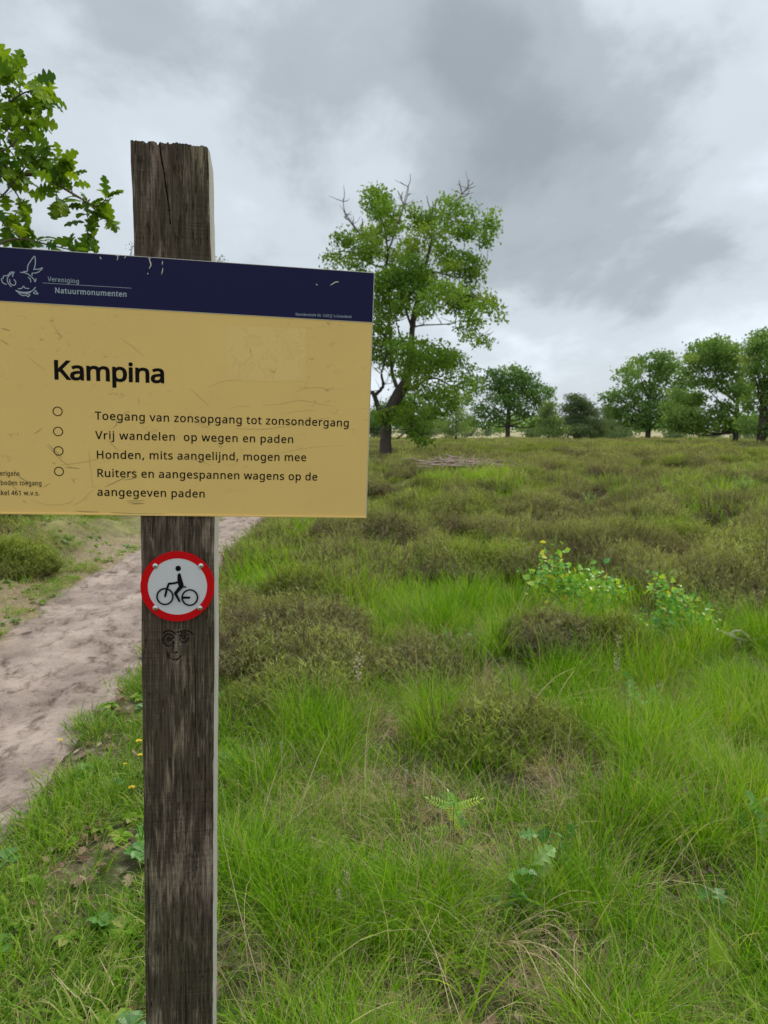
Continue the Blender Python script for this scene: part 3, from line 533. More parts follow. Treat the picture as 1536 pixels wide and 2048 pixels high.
YEL = (0.80, 0.55, 0.18); NAVY = (0.012, 0.012, 0.056)
M['yellow'] = paint('ochre_panel_paint', YEL, 0.55, dirt=0.75)
M['navy'] = paint('navy_header_paint', NAVY, 0.45, 0.13)
M['ink'] = flat('black_print', (0.008, 0.006, 0.006), 0.7, spec=0.08); M['white_ink'] = flat('pale_print', (0.36, 0.42, 0.47), 0.6, spec=.1)
M['metal_edge'] = flat('sheet_edge', (0.50, 0.42, 0.24), 0.5)
UL = -0.865
def slab(u0, u1, v0, v1, n0, n1, bevel=0.0008):
    """thin sheet with softened front edges"""
    b = bevel; V = []; F = []
    for (n, k) in ((n1, 0), (n0+b, 0), (n0, b)):
        for (u, v) in ((u0+k, v0+k), (u1-k, v0+k), (u1-k, v1-k), (u0+k, v1-k)): V.append(lp(u, v, n))
    F.append((3, 2, 1, 0)[::-1]); 
    for r_ in (0, 4):
        for k in range(4): F.append((r_+k, r_+(k+1) % 4, r_+4+(k+1) % 4, r_+4+k))
    F.append((8, 9, 10, 11)[::-1]); return V, F
mb = MB(); V, F = slab(UL, 0.0, 0.0, 0.5011, 0.0, 0.0035); mb.add(V, F)
for (a, b_) in (((UL, 0.4985), (0.0, 0.5011)),):     # folded lip at the lower edge
    V, F = slab(a[0], b_[0]+0.0006, 0.4990, 0.5022, -0.0022, 0.0030, 0.0004); mb.add(V, F)
panel = obj('panel', mb.mesh('panel', M['yellow']), post_root)
mb = MB(); V, F = slab(UL-0.0004, -0.0004, 0.0006, 0.0975, -0.0010, 0.0006, 0.0003); mb.add(V, F); obj('header_band', mb.mesh('header_band', M['navy']), panel)
mb = MB(); V, F = slab(UL, -0.0004, 0.0976, 0.0988, -0.0008, 0.0004, 0.0002); mb.add(V, F)
V, F = slab(UL, 0.0002, -0.0008, 0.0004, -0.0008, 0.0030, 0.0002); mb.add(V, F)
V, F = slab(-0.0002, 0.0012, -0.0006, 0.5011, -0.0002, 0.0030, 0.0002); mb.add(V, F)
obj('edge_trim', mb.mesh('edge_trim', flat('pale_edge', (0.52, 0.50, 0.42), 0.5)), panel)

# ---- lettering
GL = json.loads(GLYPHS)
def fatten(contours, off_):
    """move every outline point along its mitred normal; holes shrink because they run the other way"""
    C = [np.array(c, float).reshape(-1, 2)/1000 for c in contours]
    area = [0.5*np.sum(c[:, 0]*np.roll(c[:, 1], -1)-np.roll(c[:, 0], -1)*c[:, 1]) for c in C]; sg = np.sign(area[int(np.argmax(np.abs(area)))])
    out = []
    for c in C:
        keep = [0]
        for i in range(1, len(c)):
            if np.linalg.norm(c[i]-c[keep[-1]]) > 0.012: keep.append(i)
        c = c[keep]; p = np.roll(c, 1, 0); q = np.roll(c, -1, 0); d1 = c-p; d2 = q-c
        d1 /= np.linalg.norm(d1, axis=1)[:, None]; d2 /= np.linalg.norm(d2, axis=1)[:, None]
        n1 = np.stack([d1[:, 1], -d1[:, 0]], 1)*sg; n2 = np.stack([d2[:, 1], -d2[:, 0]], 1)*sg; m_ = n1+n2; L = np.linalg.norm(m_, axis=1)[:, None]; m_ /= np.maximum(L, .2)
        k_ = 1/np.maximum(np.sum(m_*n1, 1), .55); out.append(c+m_*(off_*k_)[:, None])
    return out
def glyph_mesh(contours, off_):
    cu = bpy.data.curves.new('g', 'CURVE'); cu.dimensions = '2D'; cu.fill_mode = 'FRONT'
    for c in fatten(contours, off_):
        s = cu.splines.new('POLY'); s.points.add(len(c)-1); s.use_cyclic_u = True
        for i, q_ in enumerate(c): s.points[i].co = (q_[0], q_[1], 0, 1)
    o = bpy.data.objects.new('g', cu); COL.objects.link(o)
    dg = bpy.context.evaluated_depsgraph_get(); me = o.evaluated_get(dg).to_mesh()
    V = [tuple(v.co) for v in me.vertices]; F = [tuple(p.vertices) for p in me.polygons]
    o.evaluated_get(dg).to_mesh_clear(); bpy.data.objects.remove(o); bpy.data.curves.remove(cu); return V, F
_gc = {}
SERIF = {'V': [(60, 573, 85), (440, 573, 85)], 'N': [(85, 0, 75), (85, 573, 75), (520, 573, 75)], 'G': [(500, 250, 80)], 'J': [(100, 573, 90)],
         'r': [(105, 0, 80), (75, 430, 45)], 'n': [(105, 0, 75), (375, 0, 75), (75, 430, 45)], 'i': [(105, 0, 75), (75, 430, 45)], 'm': [(105, 0, 75), (375, 0, 70), (640, 0, 75), (75, 430, 45)],
         'u': [(80, 430, 50), (360, 430, 50), (400, 0, 45)], 'd': [(350, 600, 50), (420, 0, 40)], 'b': [(80, 600, 50)], 'k': [(105, 0, 75), (80, 600, 50), (400, 0, 70), (350, 430, 60)],
         'l': [(105, 0, 80), (80, 605, 50)], 'v': [(40, 430, 65), (370, 430, 65)], 'w': [(40, 430, 60), (600, 430, 60), (320, 430, 50)], 'a': [(385, 0, 45)], '1': [(230, 0, 110)], 't': [(220, 0, 30)]}
def text(parent, s, u0, v0, u1, v1, size, mat, bold=0.0, serif=False, n=-0.0004, name='lettering', label=None, xs=1.0):
    """s from (u0,v0) to (u1,v1) on the baseline; letters keep their width, the spacing is opened to fit"""
    L = math.hypot(u1-u0, v1-v0); xs = min(xs, L*0.93/(sum(GL[c][0] for c in s)/1000*size)) if serif else xs
    adv = [GL[c][0]/1000*size*xs for c in s]; nat = sum(adv)
    last = GL[s[-1]]; nat -= (last[0]-max([max(c[0::2]) for c in last[1]] or [last[0]]))/1000*size*xs
    tr = (L-nat)/max(1, len(s)-1); ex = ((u1-u0)/L, (v1-v0)/L); mb = MB(); x = 0
    for c, a in zip(s, adv):
        if GL[c][1]:
            key = (c, bold)
            if key not in _gc: _gc[key] = glyph_mesh(GL[c][1], bold)
            Vg, Fg = _gc[key]
            def T(gx_, gy_, dn=0): 
                X_ = x+gx_*size*xs; Y_ = gy_*size
                return lp(u0+ex[0]*X_+ex[1]*Y_, v0+ex[1]*X_-ex[0]*Y_, n+dn)
            mb.add([T(v[0], v[1]) for v in Vg], [f[::-1] for f in Fg])
            if serif:
                for (cx_, cy_, hw) in SERIF.get(c, []):
                    y0 = cy_-0 if cy_ < 50 else cy_-38
                    q = [(cx_-hw, y0), (cx_+hw, y0), (cx_+hw, y0+38), (cx_-hw, y0+38)]
                    mb.add([T(a_/1000, b_/1000, -0.00012) for a_, b_ in q], [(0, 1, 2, 3)])
        x += a+tr
    o = obj(name, mb.mesh(name, mat), parent)
    if label: o['label'] = label
    return o
def flat_n(n): return n
text(panel, 'Kampina', -0.6188, 0.2382, -0.4127, 0.2368, 0.0605, M['ink'], 0.022, xs=1.08, name='title_lettering')
for (s, u0, v0, u1, v1) in [('Toegang van zonsopgang tot zonsondergang', -0.5423, .3134, -0.0429, .3112), ('Vrij wandelen  op wegen en paden', -0.5419, .3513, -0.1566, .3484),
                            ('Honden, mits aangelijnd, mogen mee', -0.5415, .3895, -0.1292, .3847), ('Ruiters en aangespannen wagens op de', -0.5411, .4256, -0.1055, .4244),
                            ('aangegeven paden', -0.5408, .4632, -0.3332, .4636)]:
    text(panel, s, u0, v0, u1, v1, 0.0268, M['ink'], 0.011)
for s, e_, v in (('Overigens', -0.6833, .4268), ('verboden toegang', -0.6436, .4449), ('artikel 461 w.v.s.', -0.6478, .4645)):
    pre = {'O': 'Ov', 'v': 'ver', 'a': 'arti'}[s[0]]; w = sum(GL[c][0] for c in s); wp = sum(GL[c][0] for c in pre); u0 = -0.7185
    full = (e_-u0)/(1-wp/w); text(panel, s, e_-full, v+0.0004, e_, v, 0.0158, M['ink'], 0.010, serif=True)
text(panel, 'Vereniging', -0.6228, .0562, -0.5673, .0568, 0.0136, M['white_ink'], 0.004, serif=True, n=-0.0014)
text(panel, 'Natuurmonumenten', -0.6108, .0772, -0.4809, .0765, 0.0166, M['white_ink'], 0.018, serif=True, n=-0.0014)
text(panel, "Noordereinde 60, 1243 JJ 's-Graveland", -0.1565, .0931, -0.0443, .0917, 0.0090, M['white_ink'], 0.006, serif=True, n=-0.0014)
def ribbon(mb, pts, w, n, closed=False, taper=False):
    """flat printed stroke of round-ended segments in panel coordinates"""
    k = 0
    P = [np.array(p, float) for p in pts]
    if closed: P.append(P[0])
    # offset polyline with averaged normals
    m_ = len(P); nr = []
    for i in range(m_):
        a = P[max(i-1, 0)]; b = P[min(i+1, m_-1)]
        if closed and i in (0, m_-1): a = P[m_-2]; b = P[1]
        t = b-a; t = t/max(np.linalg.norm(t), 1e-9); nr.append(np.array([-t[1], t[0]]))
    ww = [w*(1-0.75*abs(2*i/(m_-1)-1)**2) if taper else w for i in range(m_)]
    V = []; F = []
    for p, q, w_ in zip(P, nr, ww): a = p+q*w_/2; b = p-q*w_/2; V += [lp(a[0], a[1], n), lp(b[0], b[1], n)]
    for i in range(m_-1): F.append((2*i, 2*i+1, 2*i+3, 2*i+2))
    mb.add(V, F)
def to_panel(x, y):
    d = ray(x, y); t = ((TR-CAMP)@NN)/(d@NN); Pp = CAMP+d*t; return ((Pp-TR)@U_, (Pp-TR)@V_)
def circ(cu, cv, r, n=28): return [(cu+r*math.cos(2*math.pi*i/n), cv+r*math.sin(2*math.pi*i/n)) for i in range(n)]
for v in (.3000, .3387, .3765, .4165):
    mb = MB(); ribbon(mb, circ(-0.6108, v, 0.0083, 32), 0.0017, -0.0004, closed=True); obj('bullet_ring', mb.mesh('bullet_ring', M['ink']), panel)
mb = MB(); ribbon(mb, [(-0.6318, .0603), (-0.4716, .0598)], 0.0007, -0.0014); obj('rule_line', mb.mesh('rule_line', M['white_ink']), panel)
EMB = [[(190, 256), (222, 252), (226, 212), (250, 170), (280, 132), (287, 160), (286, 200), (274, 245)], [(278, 236), (310, 238), (346, 226), (318, 256), (290, 268), (262, 270), (262, 290)],
       [(165, 262), (210, 268), (245, 290), (275, 318), (286, 340), (293, 312)], [(122, 262), (88, 262), (62, 288), (32, 292), (28, 310), (14, 315), (24, 345), (55, 362)],
       [(112, 263), (80, 284), (62, 312), (66, 345), (95, 380)], [(112, 270), (102, 300)], [(114, 318), (130, 342), (122, 364), (104, 366), (84, 348), (80, 318)],
       [(228, 302), (246, 316), (252, 342)], [(148, 395), (178, 392), (192, 374), (206, 390), (238, 393)], [(128, 408), (165, 420), (215, 424), (262, 412), (290, 382)],
       [(128, 408), (152, 424), (205, 432), (255, 422)], [(286, 406), (298, 422), (310, 438), (272, 430), (296, 412)], [(152, 430), (185, 450), (215, 448), (228, 460), (244, 442), (214, 436)]]
mb = MB()
for i, st in enumerate(EMB):
    pts = [to_panel(x/4.042, 480+y/4.042) for x, y in st]; q, _ = smooth_path([(a, b, 0) for a, b in pts], [1]*len(pts), 4)
    ribbon(mb, [(a[0], a[1]) for a in q], 0.0017, -0.0014-0.00004*i)
obj('emblem', mb.mesh('emblem', M['white_ink']), panel)
# wear: scratches, droppings, the ghost of a sticker
def wear(name, strokes, w, n, mat, scale=None):
    mb = MB()
    for i, st in enumerate(strokes):
        pts = [to_panel(x, y) for x, y in st]; q, _ = smooth_path([(a, b, 0) for a, b in pts], [1]*len(pts), 5)
        q = [(a[0]+random.uniform(-.0003, .0003), a[1]+random.uniform(-.0003, .0003)) for a in q]
        ribbon(mb, q, w*random.uniform(.7, 1.3), n-0.000015*i, taper=True)
    o = obj(name, mb.mesh(name, mat), panel); o['kind'] = 'stuff'; return o
M['scuff'] = flat('scuff', (0.56, 0.38, 0.13), 0.7, var=(300, 0.5)); M['scuff_dark'] = flat('dark_scuff', (0.34, 0.26, 0.11), 0.7, var=(400, 0.5))
wear('scratch', [[(241, 676), (265, 693), (287, 712)], [(100, 640), (110, 655), (120, 674)], [(55, 712), (72, 727), (92, 742)], [(380, 777), (400, 795), (420, 815)], [(413, 775), (440, 765), (462, 760), (500, 760)],
                 [(525, 811), (560, 808), (600, 801), (640, 808), (660, 812)], [(455, 818), (480, 812), (500, 814)], [(560, 850), (600, 846), (640, 838), (660, 835)], [(540, 910), (590, 900), (640, 893), (690, 892)],
                 [(600, 777), (640, 775), (660, 780)], [(590, 783), (605, 779)], [(178, 900), (180, 930), (186, 975)], [(120, 930), (160, 925), (212, 915)], [(60, 1000), (100, 1010), (140, 1005), (150, 990)],
                 [(145, 1012), (165, 1000), (185, 980)], [(277, 795), (278, 812)], [(560, 828), (600, 822), (632, 820)], [(470, 856), (520, 858), (585, 852)], [(420, 930), (400, 922), (350, 914)]], 0.0008, -0.00025, M['scuff'])
wear('scratch', [[(92, 890), (108, 905), (122, 920), (142, 934)], [(95, 888), (112, 903), (125, 916)], [(104, 924), (112, 929)], [(130, 934), (160, 937)], [(216, 880), (225, 890), (236, 901)], [(232, 838), (233, 848), (226, 857)],
                 [(248, 953), (262, 945), (272, 938)], [(210, 974), (235, 962), (255, 953)], [(250, 960), (275, 955)], [(252, 1002), (290, 1001)], [(255, 1005), (285, 1006)], [(262, 1008), (290, 1007)],
                 [(220, 1024), (260, 1027), (330, 1028)], [(150, 1022), (200, 1024)], [(18, 962), (28, 974), (33, 980)], [(28, 940), (42, 956), (60, 965)], [(45, 1000), (53, 1006)], [(85, 975), (100, 967)],
                 [(144, 958), (150, 966)], [(500, 698), (502, 706)], [(540, 738), (548, 745), (552, 736)], [(35, 865), (36, 871)], [(68, 868), (85, 857)], [(0, 678), (18, 690)], [(2, 656), (20, 661)]], 0.0012, -0.00030, M['scuff_dark'])
wear('dropping_streak', [[(298, 516), (300, 522), (302, 530), (298, 538)], [(297, 516), (302, 518)], [(295, 546), (296, 549)], [(325, 522), (325, 530)], [(326, 536), (325, 542), (323, 549)], [(235, 511), (236, 516), (234, 521)], [(232, 511), (240, 511)],
                 [(252, 512), (249, 517)], [(200, 514), (203, 519)], [(85, 700), (85, 700.5)], [(632, 568), (635, 571)], [(660, 571), (670, 565), (678, 564)]], 0.0020, -0.0013, flat('droppings', (0.55, 0.52, 0.42), 0.8))
def sticker_mat():
    m, nt, out = newmat('sticker_glue'); p = N_(nt, 'ShaderNodeBsdfPrincipled'); p.inputs['Roughness'].default_value = 0.6
    tc = N_(nt, 'ShaderNodeTexCoord'); n_ = noise_(nt, tc.outputs['Object'], 22, 5, 0.6, 0.8)
    c = ramp_(nt, n_, [(0.44, (0.80, 0.55, 0.18)), (0.465, (0.75, 0.51, 0.165)), (0.49, (0.82, 0.572, 0.195)), (0.7, (0.81, 0.56, 0.187))]); nt.links.new(c, p.inputs['Base Color'])
    nt.links.new(p.outputs[0], out.inputs[0]); return m
mb = MB(); pts = []
q = [to_panel(x, y) for x, y in ((455, 652), (612, 657), (611, 762), (453, 762))]
for i in range(4):
    a = q[i]; b = q[(i+1) % 4]
    for k_ in range(16): t = k_/16; pts.append((a[0]*(1-t)+b[0]*t+random.uniform(-.0008, .0008), a[1]*(1-t)+b[1]*t+random.uniform(-.0008, .0008)))
mb.add([lp(a, b, -0.00018) for a, b in pts], [tuple(range(len(pts)))[::-1]]); obj('sticker_residue', mb.mesh('sticker_residue', sticker_mat()), panel)

# ---- round sign: a cyclist inside a red ring
SU, SV, SN = -0.3862, 0.6488, 0.0015
def disc(mb, r0, r1, n_f, n_b, seg=72):
    V = []; F = []
    for i in range(seg):
        w = 2*math.pi*i/seg; c, s = math.cos(w), math.sin(w)
        V += [lp(SU+r0*c, SV+r0*s, n_f), lp(SU+r1*c, SV+r1*s, n_f), lp(SU+r1*c, SV+r1*s, n_b)]
    for i in range(seg):
        j = (i+1) % seg
        F.append((3*i, 3*j, 3*j+1, 3*i+1)); F.append((3*i+1, 3*j+1, 3*j+2, 3*i+2))
    if r0 < 1e-6: pass
    mb.add(V, F)
sign = None
mb = MB(); disc(mb, 0.0, 0.0600, SN-0.0012, SN+0.0015)
rs_ = obj('round_sign', mb.mesh('round_sign', flat('white_enamel', (0.64, 0.63, 0.64), 0.5, spec=.2, var=(20, 0.05))), post_root)
mb = MB(); disc(mb, 0.0590, 0.0735, SN-0.0016, SN+0.0022); V = []
obj('red_ring', mb.mesh('red_ring', flat('red_enamel', (0.60, 0.003, 0.006), 0.5, spec=.12)), rs_)
Q = lambda X_, Y_: (SU+(X_-565)/6.606*0.000995, SV+(Y_-937)/6.606*0.00105)
mb = MB(); zc = [0]
def zn(): zc[0] += 1; return SN-0.00130-0.00003*zc[0]
def stroke(pts, w): 
    a = [Q(*p) for p in pts]; z = zn(); ribbon(mb, a, w/6.606*0.00122, z)
    for e in (a[0], a[-1]): mb.add([lp(x_, y_, zn()) for x_, y_ in circ(e[0], e[1], w/6.606*0.00061, 14)], [tuple(range(14))[::-1]])
mb.add([lp(*Q(572+37*math.cos(t), 697+37*math.sin(t)), zn()) for t in np.linspace(0, 2*math.pi, 25)[:-1]], [tuple(range(24))[::-1]])
z = zn(); mb.add([lp(*Q(*p), z) for p in [(563, 785), (572, 766), (588, 758), (604, 768), (612, 800), (646, 915), (640, 935), (610, 955), (578, 930), (562, 870)]], [tuple(range(10))[::-1]])
stroke([(575, 875), (510, 892), (450, 896)], 24); stroke([(450, 896), (436, 930), (420, 980), (401, 1060)], 22); stroke([(625, 937), (670, 937)], 17)
z = zn(); mb.add([lp(*Q(*p), z) for p in [(585, 925), (630, 945), (625, 960), (560, 1025), (600, 1115), (605, 1128), (592, 1138), (578, 1130), (518, 1025), (520, 1010)]], [tuple(range(10))[::-1]])
for (cx_, cy_, r) in ((400, 1062, 104), (728, 1078, 102)):
    z = zn(); pts = [Q(cx_+r*math.cos(t), cy_+r*math.sin(t)) for t in np.linspace(0, 2*math.pi, 41)[:-1]]; ribbon(mb, pts, 22/6.606*0.001, z, closed=True)
stroke([(640, 1078), (720, 1078)], 26)
obj('cyclist_pictogram', mb.mesh('cyclist_pictogram', M['ink']), rs_)
M['steel'] = flat('screw_steel', (0.62, 0.60, 0.57), 0.28, 1.0, bump=(900, 0.4))
for (du, dv) in ((-0.0441, -0.0435), (0.0463, -0.0434), (-0.0445, 0.0445), (0.0445, 0.0455)):
    mb = MB(); V = []; F = []; R0 = 0.0058; rings = 5; seg = 14
    for i in range(rings):
        a = (math.pi/2)*i/rings; rr = R0*math.cos(a)*(1 if i else 1); hh = 0.0036*math.sin(a)
        for k_ in range(seg): w = 2*math.pi*k_/seg; V.append(lp(SU+du+rr*math.cos(w), SV+dv+rr*math.sin(w), SN-0.0016-hh))
    V.append(lp(SU+du, SV+dv, SN-0.0016-0.0034))
    for i in range(rings-1):
        for k_ in range(seg): F.append((i*seg+k_, (i+1)*seg+k_, (i+1)*seg+(k_+1) % seg, i*seg+(k_+1) % seg))
    for k_ in range(seg): F.append(((rings-1)*seg+k_, len(V)-1, (rings-1)*seg+(k_+1) % seg))
    mb.add(V, F); s_ = obj('screw', mb.mesh('screw', M['steel'], True), rs_)
    mb = MB(); ribbon(mb, [(SU+du-0.0016, SV+dv-.0002), (SU+du+0.0016, SV+dv+.0002)], 0.0008, SN-0.00525); ribbon(mb, [(SU+du, SV+dv-0.0016), (SU+du, SV+dv+0.0016)], 0.0008, SN-0.00528)
    # (slot lives on the screw's own mesh level: third level is the deepest)
    me = mb.mesh('slot', M['ink'])
    bm_v = [tuple(v.co) for v in me.vertices]; bm_f = [tuple(p.vertices) for p in me.polygons]
    b2 = MB(); b2.add([tuple(v.co) for v in s_.data.vertices], [tuple(p.vertices) for p in s_.data.polygons]); b2.add(bm_v, bm_f, mi=1)
    s_.data = b2.mesh('screw', [M['steel'], M['ink']], True)

# ------------------------------------------------------------------ vegetation shapes
def blades(n, rad, L, w, lean, bend, seg=4, tint=(0.2, 0.7), r=None, azim=None, droop=0.0, basestraw=0.0, flow=(0, 0)):
    """n grass blades rooted in a disc; arrays of vertices, faces and tints"""
    r = r or RNG
    a = r.uniform(0, 2*np.pi, n); rr = rad*np.sqrt(r.uniform(0, 1, n)); bx = rr*np.cos(a); by = rr*np.sin(a)
    az = a + r.normal(0, 0.9, n) if azim is None else azim + r.normal(0, 0.5, n)
    ll = r.uniform(L[0], L[1], n); le = np.abs(r.normal(lean, lean*0.5+.02, n)); be = np.abs(r.normal(bend, bend*0.6+.02, n))
    t = np.linspace(0, 1, seg+1)
    th = le[:, None] + (be[:, None])*(t[None]**1.5)*1.6          # angle from the vertical along the blade
    th = np.minimum(th, 2.3)
    dt = 1/seg; dz = np.cos(th)*dt; dh = np.sin(th)*dt
    z = np.concatenate([np.zeros((n, 1)), np.cumsum((dz[:, :-1]+dz[:, 1:])/2, 1)], 1)*ll[:, None]
    hh = np.concatenate([np.zeros((n, 1)), np.cumsum((dh[:, :-1]+dh[:, 1:])/2, 1)], 1)*ll[:, None]
    fx = flow[0]*(t[None]**2)*ll[:, None]; fy = flow[1]*(t[None]**2)*ll[:, None]
    cx = bx[:, None]+hh*np.cos(az)[:, None]+fx; cy = by[:, None]+hh*np.sin(az)[:, None]+fy
    z = np.maximum(z, 0.004)
    tw = az+np.pi/2+r.normal(0, 0.8, n)
    ww = (w*r.uniform(0.7, 1.3, n))[:, None]*(1-t[None]**1.7)*0.5
    px = np.cos(tw)[:, None]*ww; py = np.sin(tw)[:, None]*ww
    A = np.stack([cx+px, cy+py, z], -1); B = np.stack([cx-px, cy-py, z], -1)
    V = np.stack([A, B], 2)[:, :seg].reshape(n, seg*2, 3); tip = np.stack([cx, cy, z], -1)[:, seg:seg+1]
    V = np.concatenate([V, tip], 1); nvb = seg*2+1
    F = []
    base = np.arange(n)*nvb
    Q = np.concatenate([np.stack([base+2*i, base+2*i+1, base+2*i+3, base+2*i+2], 1) for i in range(seg-1)])
    T = np.stack([base+2*seg-2, base+2*seg-1, base+2*seg], 1)
    tn = r.uniform(tint[0], tint[1], n)[:, None]+np.zeros((1, nvb))
    tb = np.concatenate([np.repeat(t[:-1], 2), [1.0]])[None]
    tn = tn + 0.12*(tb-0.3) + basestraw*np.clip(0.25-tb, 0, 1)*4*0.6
    return V.reshape(-1, 3), Q, T, tn.ravel()
def join_blades(parts):
    V = []; F = []; A = []; n = 0
    for (v, q, t, a) in parts:
        V.append(v); F += (q+n).tolist(); F += (t+n).tolist(); A.append(a); n += len(v)
    return np.concatenate(V), F, np.concatenate(A)
def proto(name, parts, mat):
    V, F, A = join_blades(parts); me = mesh_from(name, V, F, mat, {'tint': A}); return bpy.data.objects.new(name, me)
def rr(s): return np.random.default_rng(s)

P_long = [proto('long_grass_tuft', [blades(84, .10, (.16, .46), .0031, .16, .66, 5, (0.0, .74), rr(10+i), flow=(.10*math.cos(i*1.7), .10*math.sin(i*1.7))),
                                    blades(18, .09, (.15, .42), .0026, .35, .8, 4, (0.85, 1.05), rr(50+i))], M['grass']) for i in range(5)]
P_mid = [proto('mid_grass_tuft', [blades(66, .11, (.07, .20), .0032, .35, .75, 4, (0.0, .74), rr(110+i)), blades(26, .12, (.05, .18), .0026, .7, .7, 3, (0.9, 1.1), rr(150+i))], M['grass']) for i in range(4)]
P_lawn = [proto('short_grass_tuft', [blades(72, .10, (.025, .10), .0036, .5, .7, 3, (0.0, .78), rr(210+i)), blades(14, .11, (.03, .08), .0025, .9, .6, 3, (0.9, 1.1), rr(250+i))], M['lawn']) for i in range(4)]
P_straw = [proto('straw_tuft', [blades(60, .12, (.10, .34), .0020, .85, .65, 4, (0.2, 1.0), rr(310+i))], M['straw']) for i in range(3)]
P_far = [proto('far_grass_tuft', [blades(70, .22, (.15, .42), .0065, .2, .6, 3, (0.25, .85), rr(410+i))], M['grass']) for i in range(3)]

def heather(n, R, H, r, sl=(.06, .14), w=.005, low=0.15, ring=0.0, fine=1.0):
    """dome of upright shoots with short side sprigs; brown below, green at the tips"""
    a = r.uniform(0, 2*np.pi, n); q = np.sqrt(r.uniform(0, 1, n)); x = R*q*np.cos(a); y = R*q*np.sin(a)
    lump = 1+0.35*(vnoise(x/(R*.33)+r.uniform(0, 50), y/(R*.33), 3)-0.5)*2
    top = H*(1-q**2.6*0.75)*lump
    parts = []
    z0 = top*r.uniform(low, 1.0, n)**0.6 - 0.06; L = r.uniform(*sl, n)
    dirx = 0.55*q*np.cos(a)+r.normal(0, .28, n); diry = 0.55*q*np.sin(a)+r.normal(0, .28, n); dz = np.ones(n)
    nn = np.sqrt(dirx**2+diry**2+1); D = np.stack([dirx/nn, diry/nn, dz/nn], 1)
    B0 = np.stack([x, y, np.maximum(z0, 0.0)], 1)
    hfrac = np.clip((z0)/(H+1e-6), 0, 1)
    tn = 0.18+0.5*hfrac+r.normal(0, .10, n); tn = np.where(r.uniform(0, 1, n) < .22, r.uniform(0.0, .25, n), tn)
    V = []; A = []; k = 0; Fq = []
    # each shoot: central strip + 4 side sprigs as small tris
    tw = r.uniform(0, np.pi, n); S = np.stack([np.cos(tw), np.sin(tw), np.zeros(n)], 1)*w*0.5
    T1 = B0+D*L[:, None]
    V0 = np.stack([B0-S, B0+S, T1], 1)           # narrow blade
    vs = [V0]; an = [np.stack([tn-.15, tn-.15, tn+.18], 1)]
    for j in range(int(5*fine)):
        f = r.uniform(.25, .95, n)[:, None]; b = B0+D*L[:, None]*f
        az = r.uniform(0, 2*np.pi, n); o = np.stack([np.cos(az), np.sin(az), r.uniform(.4, 1.2, n)], 1); o /= np.linalg.norm(o, axis=1)[:, None]
        l = r.uniform(.018, .042, n)[:, None]*(L.mean()/.1); s2 = np.cross(o, D)*w*0.55
        vs.append(np.stack([b-s2, b+s2, b+o*l], 1)); an.append(np.stack([tn, tn, tn+.22], 1))
    V = np.concatenate(vs).reshape(-1, 3); A = np.concatenate(an).ravel()
    F = np.arange(len(V)).reshape(-1, 3)
    return V, F, A
def hproto(name, n, R, H, s, mat, **k):
    V, F, A = heather(n, R, H, rr(s), **k); return bpy.data.objects.new(name, mesh_from(name, V, F, mat, {'tint': A}))
P_hea = [hproto('heather_tuft', 420, .24, .24, 500+i, M['heather'], w=.0055) for i in range(4)]
P_heag = [hproto('green_heather_tuft', 380, .22, .20, 520+i, M['heather_green'], w=.0055) for i in range(2)]
P_hfar = [hproto('far_heather_tuft', 420, .55, .40, 540+i, M['heather'] if i < 3 else M['heather_green'], w=.016, sl=(.10, .22), fine=.8) for i in range(4)]

def scatter(name, protos, P, rot, scl, idx, kind='stuff', label=None):
    me = bpy.data.meshes.new(name); P = np.asarray(P, np.float32); me.vertices.add(len(P)); me.vertices.foreach_set('co', P.ravel())
    for an, v, ty in (('rot', rot, 'FLOAT_VECTOR'), ('scl', scl, 'FLOAT_VECTOR')):
        a = me.attributes.new(an, ty, 'POINT'); a.data.foreach_set('vector', np.asarray(v, np.float32).ravel())
    a = me.attributes.new('idx', 'INT', 'POINT'); a.data.foreach_set('value', np.asarray(idx, np.int32))
    o = obj(name, me, kind=kind)
    ng = bpy.data.node_groups.new(name, 'GeometryNodeTree')
    ng.interface.new_socket('Geometry', in_out='INPUT', socket_type='NodeSocketGeometry'); ng.interface.new_socket('Geometry', in_out='OUTPUT', socket_type='NodeSocketGeometry')
    N = ng.nodes; L = ng.links; gi = N.new('NodeGroupInput'); go = N.new('NodeGroupOutput')
    iop = N.new('GeometryNodeInstanceOnPoints'); jn = N.new('GeometryNodeGeometryToInstance')
    for p in reversed(protos):
        oi = N.new('GeometryNodeObjectInfo'); oi.inputs['Object'].default_value = p; oi.inputs['As Instance'].default_value = False
        L.new(oi.outputs['Geometry'], jn.inputs[0])
    def na(nm, t):
        n = N.new('GeometryNodeInputNamedAttribute'); n.data_type = t; n.inputs['Name'].default_value = nm; return n.outputs[0]
    e2r = N.new('FunctionNodeEulerToRotation'); L.new(na('rot', 'FLOAT_VECTOR'), e2r.inputs[0])
    L.new(gi.outputs[0], iop.inputs['Points']); L.new(jn.outputs[0], iop.inputs['Instance']); iop.inputs['Pick Instance'].default_value = True
    L.new(na('idx', 'INT'), iop.inputs['Instance Index']); L.new(e2r.outputs[0], iop.inputs['Rotation']); L.new(na('scl', 'FLOAT_VECTOR'), iop.inputs['Scale'])
    L.new(iop.outputs[0], go.inputs[0])
    md = o.modifiers.new('scatter', 'NODES'); md.node_group = ng
    return o

